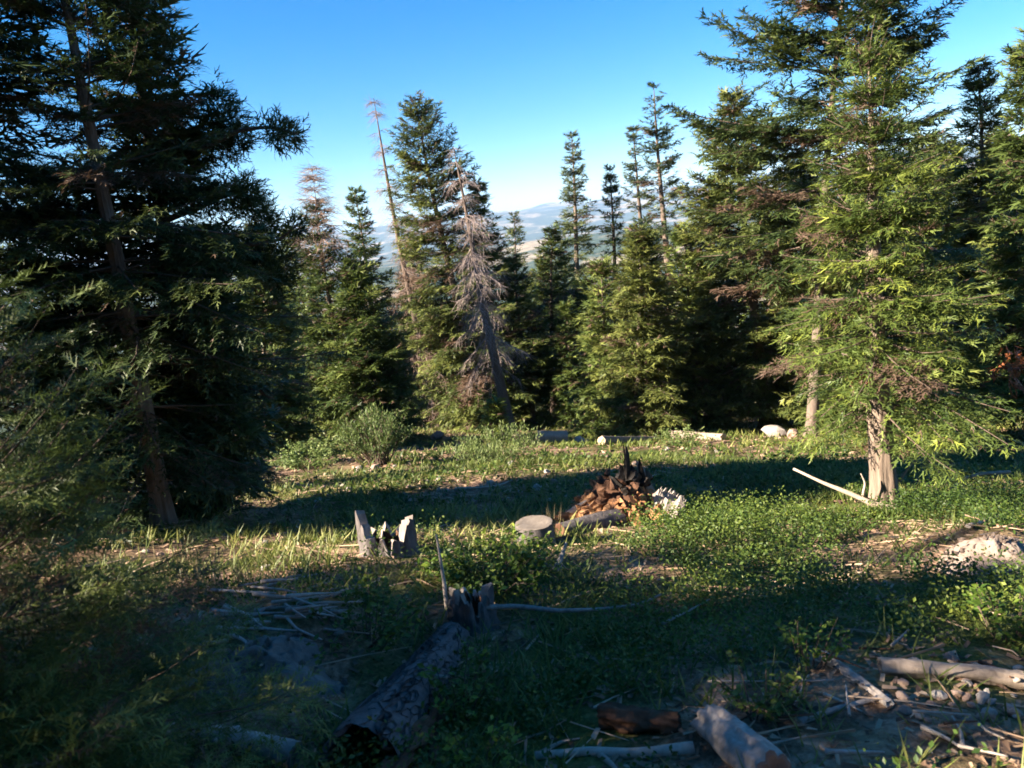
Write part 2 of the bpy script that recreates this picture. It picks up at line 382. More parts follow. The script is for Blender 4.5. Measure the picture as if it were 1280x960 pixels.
def conifer(seed, H, R, hb, n, lod='mid', pitch=(-14, 48), droop=.35, lift=.22, power=.85, gap=.0, trunk_r=None, fill=1.0,
            flag=0.0, dead=False, hang=0.0, top_bare=0.0, notch=None, wide=1.0):
    """numpy conifer in local space: returns trunk(V,F), limbs(V,F), crown(V,F,tint)"""
    g = np.random.default_rng(seed)
    t0 = hb/H
    tt = np.sort(g.uniform(0, 1, n)**.92)
    wh = max(8, int((H-hb)/(.26+.03*H))); tt = .28*tt + .72*(np.round(tt*wh)/wh) + g.normal(0, .10/wh, n) + g.normal(0, .004, n); tt = np.clip(tt, 0, .985)
    z0 = (t0 + (1-t0)*tt)*H
    az = np.arange(n)*2.39996 + g.normal(0, .5, n)
    sector = .82+.22*np.sin(az*2+seed)+.12*np.sin(az*3+seed*1.7+z0)
    L = 1.22*R*((1-tt)**power*np.minimum(1, .72+tt*2.2))*g.uniform(.50, 1.20, n)*sector + .16*min(1, R)
    if notch is not None: L = L*notch(tt, az, g)
    if flag: L = L*(1-flag*g.uniform(0, 1, n)**3)
    keep = g.uniform(0, 1, n) > gap
    if top_bare: keep &= (tt < 1-top_bare) | (g.uniform(0, 1, n) < .25)
    bz, baz, bL, btt = z0[keep], az[keep], L[keep], tt[keep]; B = len(bz)
    pt = np.radians(pitch[0]+(pitch[1]-pitch[0])*btt**1.1 + g.normal(0, 7, B))
    dr = droop*g.uniform(.6, 1.4, B)*(1-btt*.6); up = lift*g.uniform(.6, 1.4, B)
    hd = np.stack([np.cos(baz), np.sin(baz), 0*baz], -1)
    crv = g.normal(0, .20, B)
    sd = np.stack([-np.sin(baz), np.cos(baz), 0*baz], -1)
    tx = .02*H*np.sin(np.linspace(0, 5, 40)+seed)
    def axis(z):
        q = np.clip(z/H, 0, 1); return np.stack([.012*H*np.sin(q*4+seed)*q, .012*H*np.cos(q*3+seed*2)*q, z], -1)
    base = axis(bz)
    def curve(i, s):
        l = bL[i][..., None]; s = s[..., None]
        return (base[i] + hd[i]*l*s + sd[i]*l*crv[i][..., None]*s*s
                + np.array([0, 0, 1.])*l*(np.tan(pt[i])[..., None]*s - dr[i][..., None]*s**2 + up[i][..., None]*s**3))
    K = 5
    S = np.linspace(0, 1, K)[None].repeat(B, 0); ii = np.arange(B)[:, None].repeat(K, 1)
    LP = curve(ii, S)
    tr = trunk_r or H*.017
    rad0 = np.clip(.006+.0075*bL, .004, tr*.5) if not dead else np.clip(.010+.010*bL, .006, tr*.5)
    if lod == 'close': rad0 = rad0*.55
    limbs = tubes(LP, rad0[:, None]*np.linspace(1, .22, K)[None], 4 if lod in ('near', 'close') else 3)
    # trunk
    kz = np.concatenate([np.linspace(-.35, 1.0, 6), np.linspace(1.4, H, 16)])
    kz = np.unique(np.clip(kz, -.35, H)); tp = axis(kz); q = np.clip(kz/H, 0, 1)
    r_t = tr*((1-q)**.85*.97+.03) + tr*.30*np.exp(-np.clip(kz, -.3, None)/.20)*(kz < 2)
    r_t = np.maximum(r_t, .008)
    sides = 44 if lod == 'near' else 12
    trunk = sweep(tp, r_t, sides, .10, seed, 4.0, (.24 if lod == 'near' else 0), n=len(kz)*(4 if lod == 'near' else 2), cap=False)
    sp2, sp3, sl, tn = LOD[lod]; fill *= .95; sp2 /= fill; sp3 /= fill
    # secondary twigs
    m = np.maximum(2, np.ceil(bL*.86/sp2)).astype(int)*2
    bi = np.repeat(np.arange(B), m)
    k = np.arange(len(bi)) - np.repeat(np.cumsum(m)-m, m)
    s_in = np.where(bL[bi] > .8, .26, .12); s = s_in + (1-s_in)*(k//2 + g.uniform(.1, .9, len(bi)))/(np.repeat(m, m)/2); s = np.clip(s, 0.1, 1)
    side = np.where(k % 2, 1., -1.)
    eps = .03
    p0 = curve(bi, s); T = unit(curve(bi, np.minimum(s+eps, 1.03))-curve(bi, s-eps))
    zz = np.array([0, 0, 1.]); Bn = unit(np.cross(T, zz+0*T)); Nn = np.cross(Bn, T)
    l2 = (np.minimum(.50*bL[bi]*wide, .95)*((1-s)**.75)*np.minimum(1, .35+s*1.6) + sl*.55)*g.uniform(.65, 1.25, len(bi))
    ph = np.radians(g.normal(54, 9, len(bi)))*(1-.25*s)
    d2 = unit(np.cos(ph)[:, None]*T + (np.sin(ph)*side)[:, None]*Bn + Nn*g.normal(.03, .20 if not dead else .25, len(bi))[:, None] - zz*(.10+hang*g.uniform(.3, 1, len(bi)))[:, None])
    # sprigs
    m3 = np.maximum(1, np.ceil(l2/sp3)).astype(int)*2+1
    si = np.repeat(np.arange(len(bi)), m3); k3 = np.arange(len(si)) - np.repeat(np.cumsum(m3)-m3, m3)
    last = k3 == np.repeat(m3, m3)-1
    qq = np.where(last, 1.0, .05+.95*((k3//2)+g.uniform(.2, .8, len(si)))/np.maximum(1, (np.repeat(m3, m3)-1)/2))
    sd3 = np.where(last, 0., np.where(k3 % 2, 1., -1.))
    sag = -.18*(qq**2)*l2[si]*(1+2*hang)
    org = p0[si] + d2[si]*(l2[si]*qq)[:, None] + zz*sag[:, None]
    B3 = unit(np.cross(d2[si], Nn[bi][si]))
    a3 = np.radians(g.normal(48, 10, len(si)))*np.abs(sd3)
    f3 = unit(np.cos(a3)[:, None]*d2[si] + (np.sin(a3)*sd3)[:, None]*B3 + g.normal(0, .22, (len(si), 3)) - zz*(.05+hang)*1.0)
    sc = sl*g.uniform(.7, 1.3, len(si))*np.where(last, 1.25, 1.0)
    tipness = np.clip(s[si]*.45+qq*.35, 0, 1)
    if dead:
        keepd = g.uniform(0, 1, len(si)) < .75
        P2 = np.stack([p0, p0+d2*(l2*.5)[:, None]-zz*(.05*l2)[:, None], p0+d2*l2[:, None]-zz*(.18*l2*(1+2*hang))[:, None]], 1)
        v1, f1 = tubes(P2, np.array([.006, .0045, .003])[None]*np.ones((len(P2), 1))*(1.3 if lod == 'far' else 1), 3)
        o_ = org[keepd]; P3 = np.stack([o_, o_+f3[keepd]*(sc[keepd])[:, None]*1.3], 1)
        v2, f2 = tubes(P3, np.array([.0038, .0022])[None]*np.ones((len(P3), 1)), 3)
        cv, cf = merge([(v1, f1), (v2, f2)]); return trunk, limbs, (cv, cf, None), axis
    # leader
    nl = 10; zl = np.linspace(.93, 1.0, nl)*H
    lo = axis(zl); al = g.uniform(0, 6.28, nl)
    lf = np.stack([np.cos(al)*.8, np.sin(al)*.8, np.ones(nl)*1.0], -1); lf[-1] = (0, 0, 1)
    org = np.vstack([org, lo]); f3 = np.vstack([f3, lf]); sc = np.concatenate([sc, np.linspace(1.1, .6, nl)*sl]); tipness = np.concatenate([tipness, np.ones(nl)*.7])
    upv = unit(zz + g.normal(0, .38, (len(org), 3)))
    V, F = expand(TPL[tn], org, f3, upv, sc)
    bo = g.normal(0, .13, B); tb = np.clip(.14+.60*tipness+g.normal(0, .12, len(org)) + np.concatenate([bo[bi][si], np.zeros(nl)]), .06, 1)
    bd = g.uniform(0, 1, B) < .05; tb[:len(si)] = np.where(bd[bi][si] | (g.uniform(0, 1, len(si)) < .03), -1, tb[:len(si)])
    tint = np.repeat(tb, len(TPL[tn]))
    return trunk, limbs, (V, F, tint), axis

TREES = {}
def tree(name, label, bu, d, top, seed, halfpx, hb=.08, n=150, lod='mid', mat='fir', bark='bark', group=None, wk=None, base=None, H=None, trunk_px=None, **kw):
    """base column bu and distance d in metres; top = pixel of the tip at that distance"""
    b = gcol(bu, d) if base is None else np.array([base[0], base[1], float(G(*base))])
    if top is not None:
        tp = at(top[0], top[1], d); ax = Vector(tp-b); H = ax.length
    else: ax = Vector((0, 0, 1))
    R = halfpx*d/FPX if base is None else halfpx
    if trunk_px: kw['trunk_r'] = trunk_px*d/FPX/2
    n = int(n*(1.5 if not kw.get('dead') else 1))
    tk, lb, (cv, cf, tint), axis = conifer(seed, H, R, hb*H, n, lod, **kw)
    rot = Vector((0, 0, 1)).rotation_difference(ax)
    root = empty(name, b, label, 'tree', group, rot)
    link('trunk', npmesh('trunk', *tk, M[bark], True), root)
    tag(link('limbs', npmesh('limbs', *lb, M['dead_twig' if kw.get('dead') else 'limb'], True), root), kind='stuff')
    if kw.get('dead'): c = link('twigs', npmesh('twigs', cv, cf, M[mat]), root)
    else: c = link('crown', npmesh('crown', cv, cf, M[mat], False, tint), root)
    c['kind'] = 'stuff'
    TREES.setdefault(lod, []).append((root, H))
    root['axis_h'] = H
    return root
def copy_tree(src, x, y, scale, rz, label, group, name):
    r = empty(name, (x, y, float(G(x, y))-.05), label, 'tree', group)
    r.rotation_euler = (random.uniform(-.03, .03), random.uniform(-.03, .03), rz); r.scale = (scale,)*3
    for ch in src.children:
        c = ch.copy(); COL.objects.link(c); c.parent = r
    return r
random.seed(4)
# --- the trees one can pick out, back to front
A = tree('spruce_tree', 'tall thin spruce with flat ragged top, standing behind a smaller dense fir', 728, 46, (712, 168), 11, 50, .28, 150, 'far', 'spruce', gap=.12, flag=.4)
tree('spruce_tree', 'narrow dark spruce with sparse club-shaped top between two taller spruces', 772, 47, (763, 210), 12, 34, .2, 150, 'far', 'fir', gap=.12, flag=.5)
Bt = tree('spruce_tree', 'tall narrow spruce with thin branches reaching out sideways near its top', 812, 46, (795, 160), 13, 38, .2, 150, 'far', 'spruce', gap=.2, flag=.7)
tree('spruce_tree', 'tallest slim spruce with bare scraggly tip and dark drooping branches', 846, 40, (822, 104), 14, 52, .2, 150, 'far', 'spruce', gap=.15, flag=.6, top_bare=.05)
Ct = tree('fir_tree', 'dense dark green fir beside the bare grey leaning snag, cone-shaped', 692, 34, (690, 290), 15, 56, .05, 150, 'far', 'fir')
Dt = tree('fir_tree', 'small pointed fir with pale sunlit needles between taller firs', 722, 30, (706, 385), 16, 24, .04, 110, 'far', 'fir')
Et = tree('fir_tree', 'distant grey-green fir showing only its top over the other firs', 650, 52, (640, 268), 17, 44, .1, 130, 'far', 'spruce')
tree('fir_tree', 'dark fir partly hidden by the bare grey snag', 626, 31, (596, 236), 18, 52, .08, 150, 'far', 'fir')
tree('fir_tree', 'narrow fir with light needles next to the brown dead spire', 478, 37, (448, 238), 19, 46, .04, 160, 'far', 'fir')
Ft = tree('fir_tree', 'fir with broken lower boughs and dead brown spire rising from its top', 440, 24.5, (396, 262), 20, 74, .05, 150, 'mid', 'fir', flag=.3)
tree('fir_tree', 'tall full fir with two-toned crown behind the leaning grey snag', 606, 31, (520, 128), 21, 76, .06, 250, 'mid', 'fir_yellow', power=.62, fill=1.0)
tree('dead_tree', 'dead fir with brown twigs leaning away from the tall full fir', 548, 33.5, (464, 124), 22, 30, .05, 170, 'far', 'dead_twig_brown', bark='bark', dead=True, hang=.35, pitch=(-35, 25), flag=.9, trunk_px=11, gap=.1)
tree('dead_tree', 'bare grey dead fir leaning in front of the tall full fir', 641, 26, (562, 184), 23, 58, .27, 80, 'far', 'dead_twig', bark='bark', dead=True, hang=.4, pitch=(-38, 20), droop=.55, trunk_px=15, flag=.98, gap=.1)
T17 = tree('fir_tree', 'yellow-green fir with pointed top and visible crooked trunk foot above pale log', 797, 23.5, (800, 288), 24, 62, .10, 190, 'mid', 'fir_yellow', trunk_px=14, power=.7)
tree('fir_tree', 'broad low fir with hanging boughs at the back of the meadow', 757, 25, (752, 330), 25, 46, .10, 130, 'far', 'fir')
tree('fir_tree', 'dark shaded fir behind the yellow-green fir', 868, 26, (858, 290), 26, 70, .06, 150, 'far', 'fir')
T19 = tree('fir_tree', 'large sunlit fir with long layered boughs and pale trunk foot by rocks', 957, 25, (920, 120), 27, 98, .10, 230, 'mid', 'fir_yellow', bark='bark_pale', trunk_px=17, power=.7)
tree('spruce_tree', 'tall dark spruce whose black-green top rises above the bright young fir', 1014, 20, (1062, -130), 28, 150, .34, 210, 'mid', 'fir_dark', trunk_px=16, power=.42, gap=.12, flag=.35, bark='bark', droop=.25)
tree('fir_tree', 'near fir with pale furrowed trunk and bright green lower boughs', 1106, 8.6, (1078, 78), 29, 128, .25, 190, 'near', 'fir_bright', bark='bark_pale', trunk_px=37, power=.6, gap=.06, flag=.55, droop=.42, hang=.05)
tree('fir_tree', 'tall pale green fir with double pointed top and grey trunk showing', 1232, 22, (1224, 86), 30, 92, .10, 190, 'mid', 'fir', flag=.3)
tree('fir_tree', 'fir with rust-coloured patch at its foot beyond the double-topped fir', 1292, 17, (1292, 60), 31, 74, .12, 170, 'mid', 'fir', power=.6)
tree('fir_tree', 'low bushy fir filling the gap beside the near furrowed trunk', 1160, 16, (1150, 250), 32, 76, .06, 150, 'far', 'fir')
# the dark stand beside the clearing
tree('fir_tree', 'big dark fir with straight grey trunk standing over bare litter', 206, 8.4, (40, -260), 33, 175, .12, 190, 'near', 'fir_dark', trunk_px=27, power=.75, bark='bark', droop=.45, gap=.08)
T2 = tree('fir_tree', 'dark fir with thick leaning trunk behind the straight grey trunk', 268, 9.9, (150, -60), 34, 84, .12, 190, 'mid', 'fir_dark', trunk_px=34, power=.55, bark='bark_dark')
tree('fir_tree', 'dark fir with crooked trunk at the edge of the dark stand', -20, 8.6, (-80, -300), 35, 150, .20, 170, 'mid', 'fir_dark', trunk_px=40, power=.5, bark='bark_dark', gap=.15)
tree('fir_tree', 'shaded bushy fir below the fir with the dead spire', 470, 24, (440, 330), 36, 84, .03, 180, 'mid', 'fir', power=.8)
tree('fir_tree', 'leafy-looking green fir glowing at its edges beside the dark stand', 332, 20, (324, 325), 37, 52, .03, 170, 'far', 'fir', power=.6)
tree('fir_sapling', 'thin little dark sapling under the dark firs', 298, 12.6, (300, 500), 38, 30, .1, 40, 'mid', 'fir_dark')
tree('fir_sapling', 'tiny bright green seedling fir at the foot of the grey snag', 620, 21, (620, 506), 39, 17, .02, 60, 'mid', 'fir_bright')

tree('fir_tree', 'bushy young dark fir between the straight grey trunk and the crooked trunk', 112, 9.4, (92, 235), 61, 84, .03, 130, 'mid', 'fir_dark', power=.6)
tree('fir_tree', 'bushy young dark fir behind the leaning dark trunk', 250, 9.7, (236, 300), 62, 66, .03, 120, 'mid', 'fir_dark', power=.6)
# long open boughs of the leaning-trunk fir, reaching out against the sky
def boughs(root, d, mat):
    Mi = (Matrix.Translation(root.location) @ root.rotation_quaternion.to_matrix().to_4x4()).inverted(); Mi = np.array(Mi)
    loc = lambda p: p @ Mi[:3, :3].T + Mi[:3, 3]
    g = np.random.default_rng(66)
    for path, clumps in (([(130, 240), (215, 203), (268, 178), (300, 162), (340, 158), (372, 168)], [(272, 128, 1), (285, 150, 1), (262, 165, 1.2), (300, 172, .9), (232, 200, 1.2), (250, 190, 1.2), (345, 165, .8), (362, 168, .8), (215, 180, 1.3), (282, 187, .8)]),
                         ([(170, 290), (250, 258), (290, 240), (322, 248), (340, 275)], [(290, 245, 1), (305, 250, 1), (322, 262, .9), (335, 280, .8), (265, 250, 1.1), (312, 240, .8)]),
                         ([(190, 330), (270, 310), (320, 305), (350, 300), (372, 280)], [(300, 308, 1.1), (320, 318, 1), (352, 330, 1.1), (345, 350, 1.2), (330, 300, .9), (368, 285, .7), (310, 340, 1.2), (285, 320, 1.2)])):
        P = np.array([at(u, v, d+g.normal(0, .15)) for u, v in path])
        V, F = sweep(loc(P), np.linspace(.05, .010, len(P)), 7, .2, 3, 5, 0, n=24)
        b = link('bough', npmesh('bough', V, F, M['limb'], True), root)
        O, D, S = [], [], []
        for u, v, k in clumps:
            c = at(u, v, d+g.normal(0, .25)); n = int(320*k)
            o = c + g.normal(0, .10*k, (n, 3)); O.append(o); D.append(unit(o-c)+np.array([.5, 0, .1])+g.normal(0, .5, (n, 3))); S.append(.12*g.uniform(.6, 1.2, n))
        O, D, S = np.vstack(O), np.vstack(D), np.concatenate(S); n = len(O)
        V, F = expand(TPL['near'], O, D, unit(np.array([0, 0, 1.])+g.normal(0, .6, (n, 3))), S)
        k = link('needles', npmesh('needles', loc(V), F, M[mat], False, np.repeat(g.uniform(.1, .7, n), len(TPL['near']))), b); k['kind'] = 'stuff'
boughs(T2, 9.9, 'fir_dark')

def spire(root, h, d):
    tk, lb, (cv, cf, _), ax = conifer(91, h, .75, h*.70, 90, 'far', dead=True, hang=.2, pitch=(-20, 40), trunk_r=.07)
    sel = tk[0][:, 2] > h*.6
    link('dead_spire', npmesh('dead_spire', *tk, M['bark'], True), root)
    tag(link('dead_twigs', npmesh('dead_twigs', *merge([lb, (cv, cf)]), M['dead_twig_brown']), root), kind='stuff')
spire(Ft, Ft['axis_h']*1.16, 24.5)
# the rest of the wood: copies lower down the slope and the trees uphill that shade the clearing
src_far = [A, Bt, Ct, Dt, Et, Ft]
g = np.random.default_rng(77); placed = []
for k in range(400):
    if len(placed) >= 85: break
    d = g.uniform(31, 95); u = g.uniform(-350, 1650)
    x = (u-640)/FPX*d; y = d
    if any((x-a)**2+(y-b)**2 < (2.4+d*.02)**2 for a, b in placed): continue
    src = src_far[int(g.integers(0, 6))]
    H0 = src['axis_h']; z = float(G(x, y)); hmax = 1.6-z + (-.055)*d + g.uniform(-.06, .0)*d       # tops stay under the skyline
    if u < 330 or u > 1000: hmax += (.10 if u > 1000 else .02)*d
    H1 = min(g.uniform(7, 14), hmax)
    if H1 < 3.5: continue
    placed.append((x, y))
    copy_tree(src, x, y, H1/H0, g.uniform(0, 6.28), 'green fir among the farther trees filling the slope below the clearing', 'firs filling the slope below the clearing', 'fir_tree')
for k, (u, d, h, src) in enumerate([(668, 31, 7.2, Ct), (742, 33, 6.2, Ct), (884, 29, 7.0, Ct), (838, 33, 6.5, Ct), (535, 37, 9, Ft), (1012, 26, 9.5, T19), (1150, 25, 9.5, T19), (1082, 23, 8.5, T17), (405, 33, 9, Ct), (582, 38, 8, Ct),
                                    (360, 36, 10, T19), (1180, 32, 11, Ct), (1260, 24, 9, T17), (700, 40, 9, T19), (920, 34, 11, Ct)]):
    b = gcol(u, d); copy_tree(src, b[0], b[1], h/src['axis_h'], k*2.1, 'green fir among the farther trees filling the slope below the clearing', 'firs filling the slope below the clearing', 'fir_tree')
UPHILL = [(-8, 1.4, 4.2, Ct), (-7.2, 2.4, 4.4, Ct), (-7.8, 2.0, 4.6, Dt), (-8.6, .3, 3.5, Ct), (-9.6, 3.3, 5.4, Bt), (-11.8, 2.2, 6.8, Bt), (-8.5, -3.0, 9, Et), (-6.3, .75, 3.5, Ct), (-11, 6.8, 12, Bt), (-13.5, 6.6, 13, Bt), (-9.3, 7.7, 9, Bt), (-12.2, 7.4, 12, Bt),
          (-5.5, -5.5, 12, Ft), (-10, -8, 14, Et), (2, -9, 12, Ct), (7, -8, 12, Ft)]
for k, (x, y, h, src) in enumerate(UPHILL):
    copy_tree(src, x, y, h/src['axis_h'], k*1.3, 'tall fir on the slope above, its shadow lying over the clearing', 'firs standing uphill of the clearing', 'fir_tree')

# saplings close by
tree('fir_sapling', 'soft dark young fir with long fans of needles, the taller of two saplings', 0, 2.6, None, 51, .80, .03, 80, 'close', 'fir', base=(-2.02, 2.55), H=2.0, power=.8, pitch=(-5, 50))
tree('fir_sapling', 'low spreading young fir beside the grey sawn log', 0, 2.6, None, 52, .45, .03, 60, 'close', 'fir', base=(-1.78, 2.15), H=.60, power=.55, pitch=(0, 45), droop=.2)

# ------------------------------------------------------------------ leaf templates and leafy plants
LEAF = np.array([[[0, 0, 0], [.45, .30, .05], [.5, 0, -.03]], [[0, 0, 0], [.5, 0, -.03], [.45, -.30, .05]],
                 [[.45, .30, .05], [1, 0, -.02], [.5, 0, -.03]], [[.5, 0, -.03], [1, 0, -.02], [.45, -.30, .05]]])
LEAF2 = np.array([[[0, 0, 0], [.5, .30, .05], [1, 0, -.02]], [[0, 0, 0], [1, 0, -.02], [.5, -.30, .05]]])
BLADE = np.array([[[0, -.04, 0], [0, .04, 0], [.62, 0, 0]], [[.30, -.034, 0], [.30, .034, 0], [1, 0, -.14]]])
NARROW = np.array([[[0, 0, 0], [.5, .11, .02], [1, 0, -.06]], [[0, 0, 0], [1, 0, -.06], [.5, -.11, .02]]])
def shrub(name, label, c, R, H, n_stem, n_leaf, leaf, mat, seed, tpl=LEAF, spread=.9, cat='shrub', group=None, upright=False, stem_r=.005, tl=.0):
    g = np.random.default_rng(seed); root = empty(name, c, label, cat, group)
    az = g.uniform(0, 6.28, n_stem); out = R*np.sqrt(g.uniform(.02, 1, n_stem))*spread; h = H*g.uniform(.55, 1.0, n_stem)*(1-.35*(out/R)**2)
    b0 = np.stack([np.cos(az)*R*.25*g.uniform(0, 1, n_stem), np.sin(az)*R*.25*g.uniform(0, 1, n_stem), np.full(n_stem, -.05)], -1)
    tip = np.stack([np.cos(az)*out, np.sin(az)*out, h], -1)
    mid = .5*(b0+tip) + np.stack([0*az, 0*az, .10*h], -1) + g.normal(0, .04*R, (n_stem, 3))
    P = np.stack([b0, mid, tip], 1)
    v, f = tubes(P, np.array([stem_r, stem_r*.7, stem_r*.35])[None]*np.ones((n_stem, 1)), 4)
    tag(link('stems', npmesh('stems', v, f, M['limb']), root), kind='stuff')
    si = g.integers(0, n_stem, n_leaf); s = g.uniform(.28, 1, n_leaf)**.7; s = s[:, None]
    p = (1-s)**2*b0[si] + 2*s*(1-s)*mid[si] + s*s*tip[si] + g.normal(0, .035*max(R, .3), (n_leaf, 3))
    p[:, 2] = np.maximum(p[:, 2], .02)
    a = g.uniform(0, 6.28, n_leaf)
    f = np.stack([np.cos(a), np.sin(a), g.normal(1.3 if upright else .1, .4, n_leaf)], -1)
    up = unit(np.array([0, 0, 1.])+g.normal(0, .55, (n_leaf, 3)))
    V, F = expand(tpl, p, f, up, leaf*g.uniform(.6, 1.25, n_leaf))
    t = np.repeat(np.clip(.30+tl+.35*s[:, 0]+g.normal(0, .16, n_leaf), 0, 1), len(tpl))
    tag(link('leaves', npmesh('leaves', V, F, M[mat], False, t), root), kind='stuff')
    return root

def scatter(n, x0, x1, y0, y1, seed, dens, pw=1.0):
    g = np.random.default_rng(seed)
    y = y0+(y1-y0)*g.uniform(0, 1, n)**pw; x = g.uniform(0, 1, n)*(x1-x0)+x0
    x = x*np.clip(.35+y*.11, 0, 9) if False else x
    k = g.uniform(0, 1, n) < dens(x, y)
    return x[k], y[k], g
def inview(x, y, m=1.25):
    return (np.abs(x) < .80*y*m+1.2)

CLEAR = [(gpt(u, v), r) for u, v, r in ((776, 648, .75), (735, 650, .45), (815, 650, .55), (670, 680, .38), (487, 694, .42), (1106, 632, .42), (592, 780, .30), (330, 850, .55), (1248, 700, .60), (1180, 862, .38), (1240, 870, .38), (1080, 860, .30),
                                                        (300, 950, .40), (800, 915, .35), (925, 950, .30), (750, 950, .28), (480, 900, .30), (530, 840, .25), (350, 765, .55), (1040, 640, .4), (690, 562, 1.3), (787, 563, 1.3), (867, 558, 1.2), (648, 558, .9), (978, 554, 1.3), (1190, 556, 1.2), (600, 612, .7))]
def bare(x, y):
    k = np.ones_like(x)
    for c, r in CLEAR: k = k*sstep(r*.75, r*1.15, np.hypot(x-c[0], (y-c[1])))
    return k
# low leafy undergrowth: a mass nobody could count
def undergrowth():
    Vs, Fs, Ts, off = [], [], [], 0
    def dens(x, y):
        patch = sstep(.05, .38, n2(x, y, 1.7, 61) + .55*n2(x, y, .45, 62) + .28*sstep(-1.5, 2.0, x) - .55*sstep(-1.0, -3.0, x)*(y < 9))
        lowr = sstep(9.5, 7.0, y)*.8+.35*sstep(24, 10, y)
        return np.clip(patch*lowr*2, 0, 1)*inview(x, y)*bare(x, y)
    for (n, ya, yb, leaf, nl, hgt, rad, tpl, seed) in ((5600, 2.3, 5.0, .030, 24, .30, .12, LEAF2, 1), (12000, 5.0, 9.5, .034, 17, .30, .15, LEAF2, 2), (12000, 9.5, 24, .075, 8, .26, .24, LEAF2, 3)):
        x, y, g = scatter(n, -14 if ya > 9 else -6, 18 if ya > 9 else 9, ya, yb, seed, dens)
        N = len(x); z = G(x, y)
        h = hgt*(.30+1.0*np.clip(n2(x, y, .9, 71)*.7+.4, 0, 1))*g.uniform(.5, 1.3, N)
        pi = np.repeat(np.arange(N), nl); n_ = len(pi)
        a = g.uniform(0, 6.28, n_); r = rad*np.sqrt(g.uniform(0, 1, n_))
        p = np.stack([x[pi]+np.cos(a)*r, y[pi]+np.sin(a)*r, z[pi]+h[pi]*g.uniform(.1, 1, n_)], -1)
        f = np.stack([np.cos(a+g.normal(0, .6, n_)), np.sin(a+g.normal(0, .6, n_)), g.normal(.15, .55, n_)], -1)
        up = unit(np.array([0, 0, 1.])+g.normal(0, .8, (n_, 3)))
        V, F = expand(tpl, p, f, up, leaf*g.uniform(.55, 1.3, n_))
        Vs.append(V); Fs.append(F+off); off += len(V)
        Ts.append(np.repeat(np.clip(.45+.30*n2(x, y, 1.1, 73)[pi]+g.normal(0, .12, n_), 0, 1), len(tpl)))
    o = link('undergrowth', npmesh('undergrowth', np.vstack(Vs), np.vstack(Fs), M['under'], False, np.concatenate(Ts)))
    tag(o, 'low green leafy ground cover spreading over the shaded clearing', 'undergrowth', None, 'stuff')
undergrowth()
def grass():
    def dens(x, y):
        return np.clip(.25+.75*sstep(-.3, .3, n2(x, y, 2.3, 81)+.3*n2(x, y, .6, 82)), 0, 1)*inview(x, y)*(1-.65*sstep(-1.5, -4, x)*(y < 13))*(.12+.88*bare(x, y))
    Vs, Fs, Ts, off = [], [], [], 0
    for (n, ya, yb, ln, nb, seed) in ((9000, 2.3, 7, .15, 9, 11), (19000, 7, 14, .15, 6, 12), (19000, 14, 32, .19, 4, 13)):
        x, y, g = scatter(n, -20 if ya > 13 else -9, 26 if ya > 13 else 12, ya, yb, seed, dens); N = len(x); z = G(x, y)
        pi = np.repeat(np.arange(N), nb); n_ = len(pi); a = g.uniform(0, 6.28, n_)
        p = np.stack([x[pi]+g.normal(0, .05, n_), y[pi]+g.normal(0, .05, n_), z[pi]-.01], -1)
        f = np.stack([np.cos(a)*.7, np.sin(a)*.7, g.uniform(.5, 1.4, n_)], -1)
        V, F = expand(BLADE*np.array([1, (2.0 if ya > 13 else 1.4) if ya > 6 else .9, 1]), p, f, np.array([0, 0, 1.])+g.normal(0, .2, (n_, 3)), ln*g.uniform(.5, 1.5, n_))
        Vs.append(V); Fs.append(F+off); off += len(V)
        Ts.append(np.repeat(np.clip(.5+.3*n2(x, y, 1.9, 83)[pi]+g.normal(0, .16, n_), 0, 1), 2))
    o = link('grass', npmesh('grass', np.vstack(Vs), np.vstack(Fs), M['grass'], False, np.concatenate(Ts)))
    tag(o, 'short yellow-green grass growing over the meadow and between the shrubs', 'grass', None, 'stuff')
grass()
